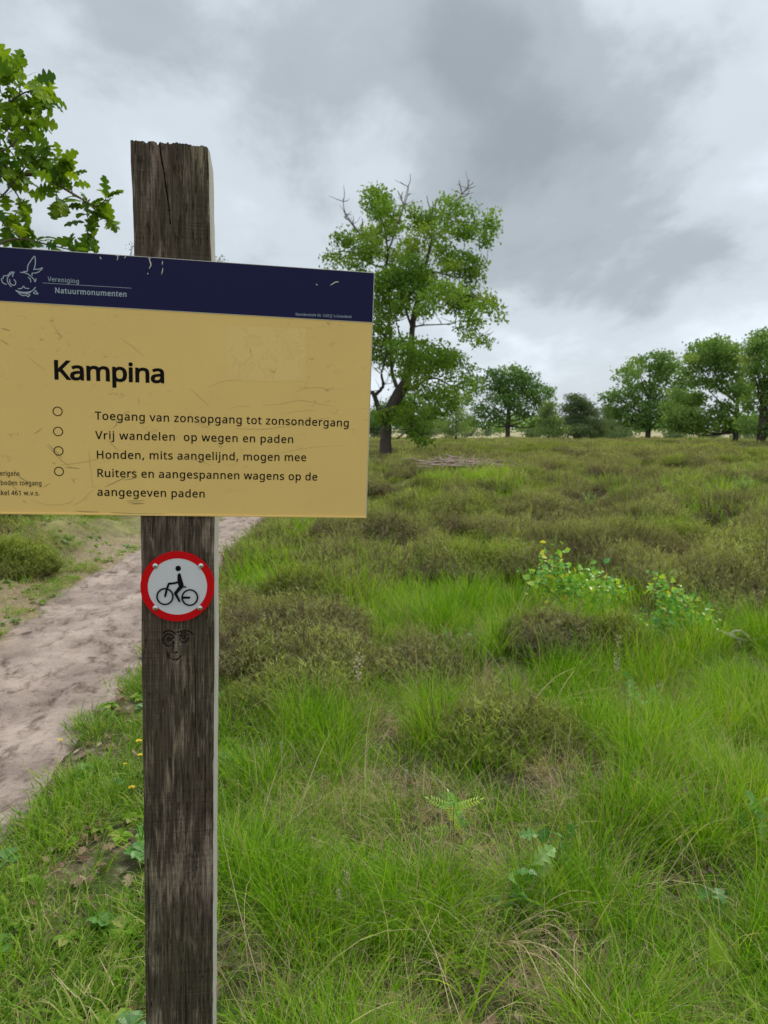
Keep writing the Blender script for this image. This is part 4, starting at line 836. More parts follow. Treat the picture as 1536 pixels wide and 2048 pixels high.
# ------------------------------------------------------------------ where things grow
def wedge(y0, y1, dens, r, ml=1.15, side=0.6):
    """random ground points in the strip of land the view takes in, plus a margin"""
    n = int(dens*((y1-y0)*((y0+y1)/2*0.53*2*ml+2*side))); y = r.uniform(0, 1, n)
    a = 0.53*ml; # width at y: 2*(a*y+side); sample proportional to the width
    c0 = a*y0*y0/2+side*y0; c1 = a*y1*y1/2+side*y1; c = c0+(c1-c0)*y; yy = (-side+np.sqrt(side*side+2*a*c))/a
    xx = r.uniform(-1, 1, n)*(a*yy+side); return xx, yy
BL = []     # hand-placed vegetation patches: x, y, rx, ry, heather weight
def patch(px, py, rx, ry, wgt):
    X, Y = gpx(px, py); BL.append((X, Y, rx, ry, wgt))
patch(1130, 1270, .42, .30, .9); patch(1200, 1090, 1.2, .8, 1.0); patch(640, 1320, .45, .45, .8); patch(590, 1200, .6, .7, .5); patch(700, 1110, 1.0, 1.2, .6)
patch(1000, 1470, .40, .30, .75); patch(1060, 1520, .4, .25, .6); patch(880, 1190, .8, .5, .45); patch(960, 1140, .5, .5, .5); patch(1450, 1160, .9, .7, .5); patch(880, 1360, .25, .25, .5)
patch(520, 1260, .35, .5, .55); patch(540, 1400, .25, .25, .5); patch(700, 1200, .5, .5, .35); patch(1420, 1020, 1.8, 1.8, .6); patch(900, 1040, 2.5, 2.5, .5); patch(1400, 1000, 3, 2.5, .4); patch(590, 1400, .25, .25, .3)
patch(860, 1250, .9, .45, -.9); patch(1000, 1260, .7, .45, -.8); patch(1440, 1075, 1.1, .9, -1.0); patch(1300, 1140, .9, .5, -.7); patch(1350, 1350, .9, .8, -.8); patch(480, 1180, .35, .9, -.7)
patch(1050, 1150, .6, .7, -.15); patch(560, 1120, .5, .9, -.3); patch(1180, 940, 1.2, 1.0, -.35); patch(1420, 930, 2.5, 2.0, -.45); patch(1490, 1500, .5, .6, -.5)
def heath_w(x, y):
    d = np.hypot(x, y); w = 0.05+0.86*sstep(4.0, 8.0, d) + 1.3*(fbm(x/.9, y/1.1, 201, 3)-0.5)*sstep(2.4, 4.5, d)
    for (mx, my, rx, ry, wg) in BL: w = w + wg*np.exp(-((x-mx)/rx)**2-((y-my)/ry)**2)
    return w
def litter_w(x, y):
    w = fbm(x/0.30, y/0.30, 301, 4)
    for (px, py, rx, ry, a) in ((480, 1930, .16, .20, .5), (470, 1850, .10, .12, .35), (200, 1790, .16, .13, .40), (150, 1600, .12, .12, .25), (1050, 1930, .22, .12, .25), (640, 1560, .10, .1, .25), (860, 1580, .14, .12, .25),
                           (1380, 1660, .14, .1, .25), (600, 2000, .25, .10, .25), (520, 1350, .2, .2, .2), (840, 1450, .12, .1, .2), (330, 1700, .2, .2, .15), (1500, 1750, .2, .2, .3)):
        X, Y = gpx(px, py); w = w + a*np.exp(-((x-X)/rx)**2-((y-Y)/ry)**2)
    return w
CLR = []
def clear(px, py, rad):
    X, Y = gpx(px, py); CLR.append((X, Y, rad))
for q in ((1150,1250,.50), (1110,1225,.30), (1200,1240,.35), (1365,1290,.45), (1400,1300,.35), (1330,1290,.3), (1040,1860,.10), (1050,1900,.08), (1110,1755,.10), (1112,1790,.08), (1270,1450,.16), (1268,1480,.12), (1510,1710,.10), (907,1700,.11), (907,1735,.09), (600,1400,.12), (1440,1860,.10),
          (905,1310,.12), (718,1440,.12), (1240,1420,.12), (690,1880,.07), (1440,2000,.07), (1010,1910,.12), (1060,1940,.12), (1275,1255,.15)): clear(*q)
def clear_w(x, y):
    w = np.ones(len(x))
    for (X, Y, rad) in CLR: w = np.minimum(w, sstep(.35, 1.0, np.hypot(x-X, y-Y)/rad))
    return w
def near_post(x, y): return (np.abs(x-base_pt[0]+0.0) < 0.09) & (np.abs(y-base_pt[1]-0.08) < 0.10)
def put(name, protos, x, y, z_off, s0, s1, r, tilt=0.08, zs=None, follow=0.0):
    n = len(x); z = hgt(x, y)+z_off; rot = np.stack([r.normal(0, tilt, n), r.normal(0, tilt, n), r.uniform(0, 2*np.pi, n)], 1)
    s = r.uniform(s0, s1, n); sz = s if zs is None else s*zs
    return scatter(name, protos, np.stack([x, y, z], 1), rot, np.stack([s, s, sz], 1), r.integers(0, len(protos), n))
r = rr(1001)
def cat(*a): return [np.concatenate(q) for q in zip(*a)]
# long grass to the right of the post
x, y = cat(wedge(1.2, 3.2, 115, r), wedge(3.2, 5.2, 75, r), wedge(5.2, 9.5, 30, r))
pd = path_d(x, y); hw = heath_w(x, y); lw = litter_w(x, y); leftz = x < np.interp(y, [0, 1.5, 2.5, 4.0, 6, 9], [-.42, -.42, -.55, -.95, -1.35, -1.6])
tuss = fbm(x/0.33, y/0.38, 401, 3); br = fbm(x/1.5, y/1.5, 402, 2)
keep = (~leftz) & (pd < -0.10) & (hw < 0.42+0.2*r.uniform(-1, 1, len(x))) & (r.uniform(0, 1, len(x)) < sstep(0.40, 0.56, tuss+0.08*sstep(3.5, 5.5, y))*1.1) & (lw < 0.60) & ~near_post(x, y)
kx, ky = x[keep], y[keep]; sz = 0.45+0.75*sstep(0.36, 0.66, tuss[keep])
sz = sz*(.38+.62*clear_w(kx, ky))*np.interp(ky, [1.2, 2.4, 3.2, 5], [.60, .70, .82, .95])*(1-0.5*sstep(.50, .66, lw[keep]))
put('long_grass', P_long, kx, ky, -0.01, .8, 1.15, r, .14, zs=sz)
x, y = cat(wedge(1.1, 3.2, 120, r), wedge(3.2, 6.0, 60, r), wedge(6, 10, 22, r)); pd = path_d(x, y); hw = heath_w(x, y); lw = litter_w(x, y)
leftz = x < np.interp(y, [0, 1.5, 2.5, 4.0, 6, 9], [-.42, -.42, -.55, -.95, -1.35, -1.6])
keep = (~leftz) & (pd < -0.06) & (hw < 0.75) & (r.uniform(0, 1, len(x)) < 0.70-1.2*sstep(.50, .66, lw)) & ~near_post(x, y)
put('mid_grass', P_mid, x[keep], y[keep], -0.008, .7, 1.25, r, .12, zs=.6+.4*clear_w(x[keep], y[keep]))
# short turf between the post and the path
x, y = wedge(1.1, 7.5, 250, r, 1.15, .5); pd = path_d(x, y); lw = litter_w(x, y); leftz = x < np.interp(y, [0, 1.5, 2.5, 4.0, 6, 9], [-.25, -.25, -.45, -.85, -1.25, -1.5])
fr = r.uniform(0, 1, len(x)); keep = leftz & (x > -2.4) & (fr < 1.0-1.0*sstep(.48, .70, lw)) & (fr < sstep(0.06, -0.16, pd)) & ~near_post(x, y)
put('short_turf', P_lawn, x[keep], y[keep], -0.004, .85, 1.6, r, .10)
x, y = wedge(1.3, 6.5, 26, r, 1.15, .5); pd = path_d(x, y); leftz = x < np.interp(y, [0, 1.5, 2.5, 4.0, 6, 9], [-.3, -.3, -.5, -.9, -1.3, -1.55])
cl = fbm(x/.35, y/.35, 407, 2); keep = leftz & (x > -2.4) & (cl > .47) & (pd < -.10) & ~near_post(x, y)
put('turf_tussocks', P_mid, x[keep], y[keep], -0.004, .6, 1.0, r, .2)
# straw among the green
x, y = cat(wedge(1.2, 4.5, 60, r), wedge(4.5, 9, 22, r)); pd = path_d(x, y); lw = litter_w(x, y); s_ = fbm(x/.5, y/.5, 431, 2)
keep = (pd < -.1) & ((s_ > .52) | (lw > .54)) & (x > -0.5) & ~near_post(x, y)
put('dry_grass', P_straw, x[keep], y[keep], -0.004, .5, 1.1, r, .2)
x, y = cat(wedge(4.5, 9, 110, r, 1.5, 1.5), wedge(9, 16, 30, r, 1.3, 1.5)); xl_ = np.interp(y, PL_Y, PL_X); dv = xl_-x
keep = (dv > -0.02) & (dv < 2.2) & (fbm(x/.4, y/.4, 451, 3)+.16*sstep(.2, 1.4, dv) > .46)
put('verge_grass', P_straw[:2]+P_lawn[:3]+P_mid[:2], x[keep], y[keep], -0.004, .8, 1.5, r, .2, zs=.55+.5*sstep(.3, 1.6, dv[keep]))
x, y = wedge(4.5, 9, 160, r, 1.5, 1.5); dv = np.interp(y, PL_Y, PL_X)-x; keep = (dv > .0) & (dv < 1.8); s_ = r.uniform(.4, 1.0, keep.sum())
scatter('verge_litter', [proto('verge_straw_bits', [blades(14, .10, (.03, .09), .0045, 1.4, .2, 2, (.1, 1.1), rr(390))], M['straw'])], np.stack([x[keep], y[keep], hgt(x[keep], y[keep])+.004], 1), np.stack([x[keep]*0, x[keep]*0, r.uniform(0, 6.28, keep.sum())], 1), np.stack([s_, s_, s_], 1), np.zeros(keep.sum()))
# long pale stalks arching singly out of the grass, and broader blades
P_stalk = [proto('arching_stalk', [blades(5, .06, (.30, .62), .0030, .45, .75, 7, (.75, 1.15), rr(350+i))], M['straw'] if i else M['grass']) for i in range(4)]
P_broad = [proto('broad_blade_tuft', [blades(9, .05, (.14, .34), .0062, .25, .7, 6, (.1, .6), rr(370+i))], M['grass']) for i in range(3)]
x, y = cat(wedge(1.3, 4.5, 9, r), wedge(4.5, 9, 4, r)); pd = path_d(x, y); keep = (pd < -.15) & (x > -.45-.05*y) & ~near_post(x, y); put('arching_stalks', P_stalk, x[keep], y[keep], -.005, .6, 1.1, r, .25)
x, y = cat(wedge(1.3, 4.5, 18, r), wedge(4.5, 7, 6, r)); pd = path_d(x, y); keep = (pd < -.10) & ~near_post(x, y) & (x > -1.6); put('broad_grass', P_broad, x[keep], y[keep], -.005, .5, 1.0, r, .2)
# heather
x, y = cat(wedge(2.6, 10, 34, r, 1.25, 1.0), wedge(10, 22, 16, r, 1.15, 1.5)); pd = path_d(x, y); hw = heath_w(x, y); xl_ = np.interp(y, PL_Y, PL_X)
keep = (pd < -.28) & (hw > .48+.12*r.uniform(-1, 1, len(x))) & ~((xl_-x > -.1) & (xl_-x < .9+.8*fbm(x, y, 5, 2))) & ~((y < 6.5) & (x < -2.4))
dm = np.maximum(domes(x, y, .95, 71)*sstep(15, 12, y), domes(x, y, 1.9, 81)*sstep(9, 13, y)); hs = 0.22+.85*dm+.25*fbm(x/.3, y/.3, 611, 2); keep = keep & ((dm > .25) | (r.uniform(0, 1, len(x)) < .22))
gsel = fbm(x/1.1, y/1.3, 613, 2) > .52
k1 = keep & ~gsel; k2 = keep & gsel
put('heather', P_hea, x[k1], y[k1], -.03, .75, 1.3, r, .12, zs=(hs*.9)[k1]); put('green_heather', P_heag+P_hea[:1], x[k2], y[k2], -.03, .8, 1.3, r, .12, zs=(hs*.85)[k2])
x, y = cat(wedge(20, 45, 4.2, r, 1.15, 3), wedge(45, 105, 1.2, r, 1.15, 5)); d = np.hypot(x, y); pd = path_d(x, y)
keep = (pd < -.3) & (r.uniform(0, 1, len(x)) < (1-.95*sstep(88, 100, d)))
s_ = np.interp(d, [20, 45, 100], [.70, 1.1, 1.8])[keep]; x, y = x[keep], y[keep]; n = len(x)
tk = sstep(.5, 1.3, np.hypot((x-.1)/1.0, (y-28.0)/2.6)); hv = (.12+.88*tk)*(.20+.85*domes(x, y, 1.9, 81))*(.7+.5*fbm(x/3, y/5, 616, 2)); s_ = s_*r.uniform(.75, 1.25, n)
scatter('far_heather', P_hfar, np.stack([x, y, hgt(x, y)-.05], 1), np.stack([r.normal(0, .08, n), r.normal(0, .08, n), r.uniform(0, 6.28, n)], 1), np.stack([s_, s_, s_**.3*hv], 1), np.clip((fbm(x/5, y/7, 617, 2)*7-1.6).astype(int), 0, 3))
# grass among the heather
x, y = cat(wedge(6, 14, 14, r), wedge(14, 40, 1.3, r)); pd = path_d(x, y); hw = heath_w(x, y); gsel = fbm(x/1.4, y/1.8, 631, 3)
keep = (pd < -.3) & (((hw < .6) | (gsel > .56) | (np.maximum(domes(x, y, .95, 71)*sstep(15, 12, y), domes(x, y, 1.9, 81)*sstep(9, 13, y)) < .18))) & ~((np.interp(y, PL_Y, PL_X)-x > 0) & (np.interp(y, PL_Y, PL_X)-x < 1.3))
put('heath_grass', P_far, x[keep], y[keep], -.02, .6, 1.15, r, .1)

# dead leaves on the ground
def leaf_outline_oak(L=1.0, W=.55, lobes=3, r=None):
    """lobed outline from stalk to tip; half profile as (across, along)"""
    r = r or rr(5); pts = [(0.012, 0.0), (0.02, 0.12)]; st = .72/lobes
    for i in range(lobes):
        t = 0.17+st*i; env = (.62, 1.0, .80, .6)[i] if lobes <= 4 else .8; env *= r.uniform(.9, 1.1)
        pts += [(W*.26*env+.02, t), (W*.66*env, t+st*.30), (W*.86*env, t+st*.55), (W*.70*env, t+st*.78)]
    pts += [(W*.30, .895), (W*.36, .945), (W*.18, .99), (0.0, 1.0)]
    return [(a*L, b*L) for a, b in pts]
def oak_leaf_mesh(name, mat, seed, L=.10, curl=.25, tint=.5):
    r = rr(seed); pr = leaf_outline_oak(1.0, .44*r.uniform(.9, 1.15), 3, r); V = []; F = []; A = []; n = len(pr)
    for (a, b) in pr:
        zc = -curl*(b-.4)**2*.8
        for s in (-1, 0, 1):
            xx = a*s; V.append((xx*L*(1+.0*s), b*L, (zc + curl*.9*abs(a)*abs(s) - curl*.6*a*a*4*abs(s))*L)); A.append(tint+.15*abs(s)-.15*b+r.uniform(-.05, .05))
    for i in range(n-1):
        F.append((3*i, 3*i+1, 3*i+4, 3*i+3)); F.append((3*i+1, 3*i+2, 3*i+5, 3*i+4))
    return mesh_from(name, V, F, mat, {'tint': A}, False)
P_dead = [bpy.data.objects.new('dead_leaf', oak_leaf_mesh('dead_leaf', M['litter'], 700+i, .055, .9-.35*i, .3+.2*i)) for i in range(3)]
x, y = wedge(1.3, 5.5, 210, r, 1.1, .4); lw = litter_w(x, y); pd = path_d(x, y); keep = ((lw > .58) | (r.uniform(0, 1, len(x)) < .05)) & (pd < -.03) & ~near_post(x, y)
x, y = x[keep], y[keep]; n = len(x); s_ = r.uniform(.5, 1.15, n)
scatter('leaf_litter', P_dead, np.stack([x, y, hgt(x, y)+r.uniform(.004, .02, n)], 1), np.stack([r.normal(0, .5, n), r.normal(0, .5, n), r.uniform(0, 6.28, n)], 1), np.stack([s_, s_, s_], 1), r.integers(0, 3, n))
# low broad-leaved weeds in the turf
def weed_mesh(name, mat, seed, n=9, L=.035):
    r = rr(seed); mb = MB()
    for i in range(n):
        a = 2*math.pi*i/n+r.uniform(-.3, .3); el = r.uniform(.15, .7); l = L*r.uniform(.6, 1.2); w = l*.32
        ca, sa = math.cos(a), math.sin(a); pts = []
        for (t, ww) in ((0, .1), (.3, .8), (.6, 1), (.85, .6), (1, 0)):
            h_ = l*t*math.sin(el)-l*.35*t*t; q = l*t*math.cos(el)+.004
            pts += [(ca*q-sa*w*ww, sa*q+ca*w*ww, h_+w*ww*.3), (ca*q, sa*q, h_), (ca*q+sa*w*ww, sa*q-ca*w*ww, h_+w*ww*.3)]
        F = []
        for k in range(4): F += [(3*k, 3*k+1, 3*k+4, 3*k+3), (3*k+1, 3*k+2, 3*k+5, 3*k+4)]
        mb.add([(p[0], p[1], p[2]+.006) for p in pts], F, r.uniform(.2, .8))
    return mb.mesh(name, mat)
P_weed = [bpy.data.objects.new('weed', weed_mesh('weed', M['seedling'] if i == 0 else M['lawn'], 720+i, 8+2*i, .05-.01*i)) for i in range(3)]
x, y = wedge(1.4, 6.5, 45, r, 1.15, .5); pd = path_d(x, y); leftz = x < -.35-.1*y; cl = fbm(x/.25, y/.25, 441, 2)
keep = (leftz & (pd < -.02) & (cl > .42)) & (x > -2.4) & ~near_post(x, y); put('turf_weeds', P_weed, x[keep], y[keep], .012, .7, 1.5, r, .15)
x, y = wedge(5, 10, 40, r, 1.5, 1.5); xl_ = np.interp(y, PL_Y, PL_X); dv = xl_-x; keep = (dv > -.02) & (dv < 1.5)
put('verge_weeds', P_weed, x[keep], y[keep], .0, .6, 1.2, r, .15)

# ------------------------------------------------------------------ named heather bushes
def heather_bush(label, px, py, R, H, seed, mat, n, zs=1.0, yr=1.0):
    p = ground_px(px, py); V, F, A = heather(n, R, H, rr(seed), sl=(.07, .16), w=.0065, low=.05)
    V = V*np.array([1, yr, 1]); o = obj('heather_bush', mesh_from('heather_bush', V, F, mat, {'tint': A}), None, label, 'heather bush', 'heather bushes that stand out', None, (p.x, p.y, p.z-.05))
    return o
heather_bush('dark heather bush at the edge of the sand path, left below the panel', 28, 1138, .43, .36, 801, M['heather_green'], 6500)
heather_bush('broad brown-green heather mound behind the grassy hollow and the leafy saplings', 1195, 1112, .95, .42, 802, M['heather'], 15000, yr=.6)
heather_bush('rounded heather mound in the long grass just in front of the wide leafy sapling', 1100, 1290, .34, .27, 803, M['heather'], 5600)
heather_bush('olive heather clump leaning right, beside the mound below the leafy sapling', 1205, 1300, .27, .27, 804, M['heather_green'], 4600)
heather_bush('low dark heather clump in the grass, right of the round cycling sign', 655, 1345, .32, .24, 805, M['heather'], 5200)

# ------------------------------------------------------------------ trees
def crown_leaves(clumps, n, size, r, quad=True, tint0=.45, flat=.75, shell=.55, aspect=.5, up=0.3):
    """leaf faces spread through a set of clumps (cx,cy,cz,rx,ry,rz); sizes in metres"""
    C = np.array(clumps, float); vol = (C[:, 3]*C[:, 5]); nt_ = max(len(C)*3, n//20); kc = r.choice(len(C), nt_, p=vol/vol.sum())
    d = r.normal(0, 1, (nt_, 3)); d /= np.linalg.norm(d, axis=1)[:, None]; rad = r.uniform(shell**2, 1, nt_)**.5
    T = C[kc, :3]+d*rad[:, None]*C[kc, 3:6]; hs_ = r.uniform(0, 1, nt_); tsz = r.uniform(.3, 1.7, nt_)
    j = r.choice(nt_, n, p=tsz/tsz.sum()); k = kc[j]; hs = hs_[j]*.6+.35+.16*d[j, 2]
    P = T[j]+np.clip(r.normal(0, 1, (n, 3)), -1.7, 1.7)*np.array([1, 1, .6])*size*(tsz[j]**.5)[:, None]*1.3
    nrm = r.normal(0, 1, (n, 3))*(1, 1, .6)+np.array([0, 0, up]); nrm /= np.linalg.norm(nrm, axis=1)[:, None]
    a = np.cross(nrm, r.normal(0, 1, (n, 3))); a /= np.linalg.norm(a, axis=1)[:, None]; b = np.cross(nrm, a)
    s = size*r.uniform(.6, 1.25, n)[:, None]; fold = nrm*s*.18
    V = np.stack([P-a*s*.55, P+b*s*aspect*.6+fold, P+a*s*.55, P-b*s*aspect*.6+fold], 1)
    base = np.arange(n)*4; F = np.concatenate([np.stack([base, base+1, base+2], 1), np.stack([base, base+2, base+3], 1)])
    clt = r.normal(0, .10, len(C))[k]
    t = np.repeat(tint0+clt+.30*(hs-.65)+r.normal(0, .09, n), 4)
    return V.reshape(-1, 3), F, t
def limb(mb, pts, rad, r, wob=.04, sides=7, k=4):
    q, ro = smooth_path(pts, rad, k); q = [np.array(p)+(r.normal(0, 1, 3)*wob*rr_ if 0 < i < len(q)-1 else 0) for i, (p, rr_) in enumerate(zip(q, [x*2 for x in ro]))]
    tube(mb, q, ro, sides)

# --- the big oak behind the panel
OY = 29.0
def zp(X, Y, dy=0.0):      # pixel of a x3.413 enlargement of the tree -> world point
    p = at(640+X/3.413, 350+Y/3.413, OY+dy); return p
r = rr(900)
S = OY/FPX/math.cos(PITCH)/3.413       # metres per enlarged pixel
big = [(380,150,85),(440,240,85),(400,210,80),(460,350,85),(330,190,40),(160,430,60),(250,480,95),(60,550,36),(130,565,50),(250,600,75),(360,420,80),(520,330,50),(220,420,60),(330,520,80),
 (640,260,45),(680,310,60),(720,340,70),(860,175,50),(900,260,85),(1000,320,85),(1100,380,65),(1190,270,38),(1060,210,38),(1130,440,48),(700,420,70),(800,390,80),(780,300,60),(1000,400,60),(930,350,70),(1150,330,40),
 (560,520,100),(650,520,80),(480,560,70),(620,610,80),(880,560,85),(980,610,90),(1070,620,60),(1140,605,36),(1030,680,55),(820,520,60),(900,640,60),
 (480,760,120),(620,770,110),(760,770,100),(880,790,95),(1000,830,90),(1100,850,75),(1180,900,60),(1235,960,36),(560,680,80),(400,720,90),(700,700,70),
 (1000,950,75),(1050,1030,60),(1110,1130,45),(1020,1110,40),(850,900,75),(720,880,80),(440,900,95),(420,1040,75),(540,880,70),(930,880,70),(1150,1150,25),(960,1040,50),(400,980,80),
 (450,1180,95),(560,1170,70),(690,1200,95),(800,1230,95),(910,1260,95),(985,1330,65),(700,1330,85),(820,1370,80),(930,1420,65),(480,1260,80),(380,1240,60),(760,1290,80),(620,1280,70),
 (650,1440,60),(750,1500,65),(850,1540,55),(900,1480,60),(1000,1400,45),(980,1480,40),(560,1330,60),
 (500,1640,75),(600,1650,80),(680,1720,75),(700,1800,50),(430,1650,50),(640,1780,50),(560,1590,50),(760,1760,36),(740,1640,50),(950,1560,40),(900,1600,35),(820,1470,60),(1060,1440,40),(930,1500,50),(800,1620,40),
 (200,1500,90),(150,1300,110),(100,1100,110),(180,900,120),(250,750,110),(60,1400,90),(250,1150,90),(120,700,80)]
cl = []
for (X, Y, R0) in big:
    dy = r.normal(0, 1.4); p = zp(X, Y, dy); s_ = R0*S*.98; cl.append((p[0], p[1], p[2], s_, s_*1.5, s_*.85))
oak = thing('oak_tree', 'tall forked oak with dead twigs on top, just right of the panel', 'oak tree', tuple(zp(446, 1950)))
oak_loc = np.array(oak.location)
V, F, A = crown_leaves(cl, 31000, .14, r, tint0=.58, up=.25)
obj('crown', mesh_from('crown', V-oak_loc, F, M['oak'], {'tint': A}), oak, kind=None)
mb = MB(); zl = lambda X, Y, dy=0: zp(X, Y, dy)-oak_loc
LW = lambda w: w*S/2
limb(mb, [zl(450, 1985), zl(448, 1900), zl(450, 1750), zl(455, 1650), zl(500, 1560), zl(545, 1480), zl(590, 1390), zl(600, 1300), zl(622, 1200), zl(628, 1080), zl(640, 960), zl(665, 860), zl(695, 740), zl(715, 640), zl(750, 500), zl(765, 430)],
     [LW(w) for w in (110, 88, 74, 72, 78, 82, 62, 50, 44, 38, 36, 32, 28, 26, 20, 14)], r, .03, 10)
obj('trunk', mb.mesh('trunk', M['bark'], True), oak)
LIMBS = [([(450,1700),(420,1620),(385,1560),(370,1500),(330,1475),(250,1440),(180,1350)], 52, 14), ([(372,1500),(410,1470),(432,1430),(420,1360),(435,1300),(455,1220)], 28, 9), ([(545,1470),(505,1400),(490,1330),(480,1220),(482,1130),(470,1000),(485,880),(460,760),(450,660),(462,540),(455,450)], 30, 13),
 ([(455,450),(440,350),(400,280),(360,220),(350,150)], 12, 4), ([(462,520),(500,430),(530,340),(570,200),(600,80)], 12, 3), ([(630,1060),(600,960),(570,880),(560,760),(600,600),(640,500)], 20, 6), ([(640,1010),(670,950),(740,860),(850,800),(1000,820),(1120,860),(1220,940)], 18, 5),
 ([(632,1040),(700,1025),(830,1020),(920,1010),(1000,950)], 12, 4), ([(700,680),(780,665),(860,680),(930,700),(1000,690),(1060,640),(1130,600)], 13, 4), ([(765,440),(820,420),(860,360),(940,320),(1050,330),(1150,350)], 12, 4), ([(760,450),(760,350),(740,280)], 9, 3),
 ([(860,360),(880,260),(920,200),(970,130),(1010,90)], 9, 4), ([(590,1465),(640,1450),(720,1400),(800,1390),(900,1440),(960,1420),(1060,1400)], 22, 6), ([(600,1300),(700,1260),(800,1240),(930,1270),(1000,1330)], 16, 5), ([(450,1640),(520,1640),(600,1680),(690,1780)], 16, 5),
 ([(455,640),(380,620),(300,580),(200,520),(80,540)], 14, 4), ([(455,560),(400,500),(270,400),(220,340),(170,270),(158,180)], 11, 3), ([(480,1130),(420,1080),(330,1020),(200,900)], 16, 6), ([(622,1180),(560,1120),(520,1000),(500,900)], 14, 5),
 ([(700,1500),(760,1560),(850,1560)], 8, 3), ([(650,1450),(650,1560),(690,1640),(760,1600),(800,1560)], 8, 3), ([(470,1800),(520,1800),(580,1760),(640,1740)], 6, 3), ([(930,700),(1010,780),(1080,840)], 7, 3), ([(850,810),(900,900),(1000,1000),(1090,1100)], 9, 3)]
for i, (pts, w0, w1) in enumerate(LIMBS):
    mb = MB(); dys = np.cumsum(np.concatenate([[0], r.normal(0, .35, len(pts)-1)])); n = len(pts)
    limb(mb, [zl(X, Y, d_) for (X, Y), d_ in zip(pts, dys)], [LW(w0+(w1-w0)*(j/(n-1))**.8) for j in range(n)], r, .06, 6)
    # small side twigs
    for j in range(1, n):
        for _ in range(3):
            X, Y = pts[j]; a = r.uniform(-3.1, .3); l = r.uniform(40, 110); q = [zl(X, Y, dys[j]), zl(X+l*.5*math.cos(a)+8, Y+l*.5*math.sin(a), dys[j]+r.normal(0, .4)), zl(X+l*math.cos(a), Y+l*math.sin(a)-10, dys[j]+r.normal(0, .8))]
            limb(mb, q, [LW(5), LW(4), LW(2)], r, .1, 4, 2)
    obj('branch', mb.mesh('branch', M['bark'], True), oak)
for pts_l in ([[(540,340),(560,250),(585,180),(600,120),(604,65)],[(570,200),(545,140),(530,105)],[(598,140),(612,130),(622,128)],[(560,160),(556,140),(565,115)]],
              [[(890,225),(925,180),(970,130),(1010,80),(1038,60),(1046,45)],[(970,130),(960,90),(950,35)],[(1010,80),(1012,50),(1020,30)],[(960,150),(1000,140),(1020,100)],[(990,108),(1030,85)]],
              [[(265,385),(235,350),(200,300),(175,260),(160,215),(158,160)],[(185,275),(170,290),(165,280)],[(205,305),(180,300),(170,285)]], [[(770,260),(772,210),(768,175)],[(755,235),(738,190),(728,140)],[(765,230),(780,200)]]):
    mb = MB()
    for q in pts_l: limb(mb, [zl(X, Y, 0) for X, Y in q], [LW(10-7*j/len(q)) for j in range(len(q))], r, .05, 5, 3)
    obj('dead_branch', mb.mesh('dead_branch', M['bark_pale'], True), oak, label='bare dead twigs standing above the leaves')

# --- more distant oaks: clumps given by a crown outline in pixels
def far_oak(label, bx, by, Y, clumps, seed, n, size, trunk_w, mat='oak_far', tint=.45, limbs=(), cat_='oak tree', group='oaks on the far heath', depth=1.0, aspect=.6):
    r = rr(seed); s = Y/FPX; base = at(bx, by, Y); base[2] = hz(base[0], base[1])-.05
    o = thing('oak_tree', label, cat_, tuple(base), group=group); cl = []
    for (X, Yp, R0, *q) in clumps:
        ry = q[0] if q else R0*.8
        p = at(X, Yp, Y+r.normal(0, 1)*depth*R0*s*.6)-base; cl.append((p[0], p[1], p[2], R0*s, R0*s*1.2, ry*s))
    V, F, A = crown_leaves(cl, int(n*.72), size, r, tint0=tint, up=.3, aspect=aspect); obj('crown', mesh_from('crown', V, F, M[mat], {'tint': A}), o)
    zc = np.mean([c[2] for c in cl]); mb = MB(); w = trunk_w*s/2
    top = np.array([0, 0, zc*1.25]); limb(mb, [np.array([0, 0, -.3]), np.array([0, 0, .4]), np.array([.05, 0, zc*.5]), top*np.array([1, 1, .8]), top], [w*1.5, w*1.1, w, w*.6, w*.3], r, .03, 8)
    obj('trunk', mb.mesh('trunk', M['bark'], True), o)
    for j, c in enumerate(cl):
        if j % 2: continue
        mb = MB(); e = np.array(c[:3]); a = np.array([0, 0, min(max(e[2]*.55, zc*.35), zc)]); m_ = (a+e)/2+np.array([0, 0, -.08*abs(e[0])])
        limb(mb, [a, m_, e], [w*.45, w*.28, w*.1], r, .1, 5, 3); obj('branch', mb.mesh('branch', M['bark'], True), o)
    return o
far_oak('dark round oak in the middle distance, first to the right of the big forked oak', 1015, 880, 96, [(985,760,28),(1020,752,30),(1055,765,30),(1080,790,24),(960,790,24),(1000,800,34),(1045,805,36),(1078,825,20),(965,825,22),(1000,835,20),(1050,838,22),(1030,770,34),(975,848,12),(1075,848,14),(990,745,14),(1040,738,14),(1090,775,12),(938,800,14,9),(1098,812,12,9),(942,842,14,8),(1096,845,12,8),(950,770,12,8)], 1, 11000, .34, 9, tint=.42)
far_oak('tall oak of the far heath standing between the grey-green pines and the yellowish oak', 1295, 884, 84, [(1300,722,22),(1330,725,22),(1275,735,24),(1250,750,24),(1345,745,26),(1300,755,34),(1225,785,16,8),(1240,790,20),(1265,785,26),(1330,785,34),(1365,770,22),(1295,800,34),(1270,820,30),(1315,830,34),(1345,825,30),(1365,815,22),(1250,830,20),(1280,845,20),(1340,852,22),(1210,780,8,6),(1320,710,12),(1220,802,16,8),(1232,818,18,9),(1380,835,20,10),(1388,800,18,10),(1362,852,18,9),(1242,850,16,9),(1385,760,14,8),(1205,790,10,6)], 2, 15000, .30, 10, tint=.55)
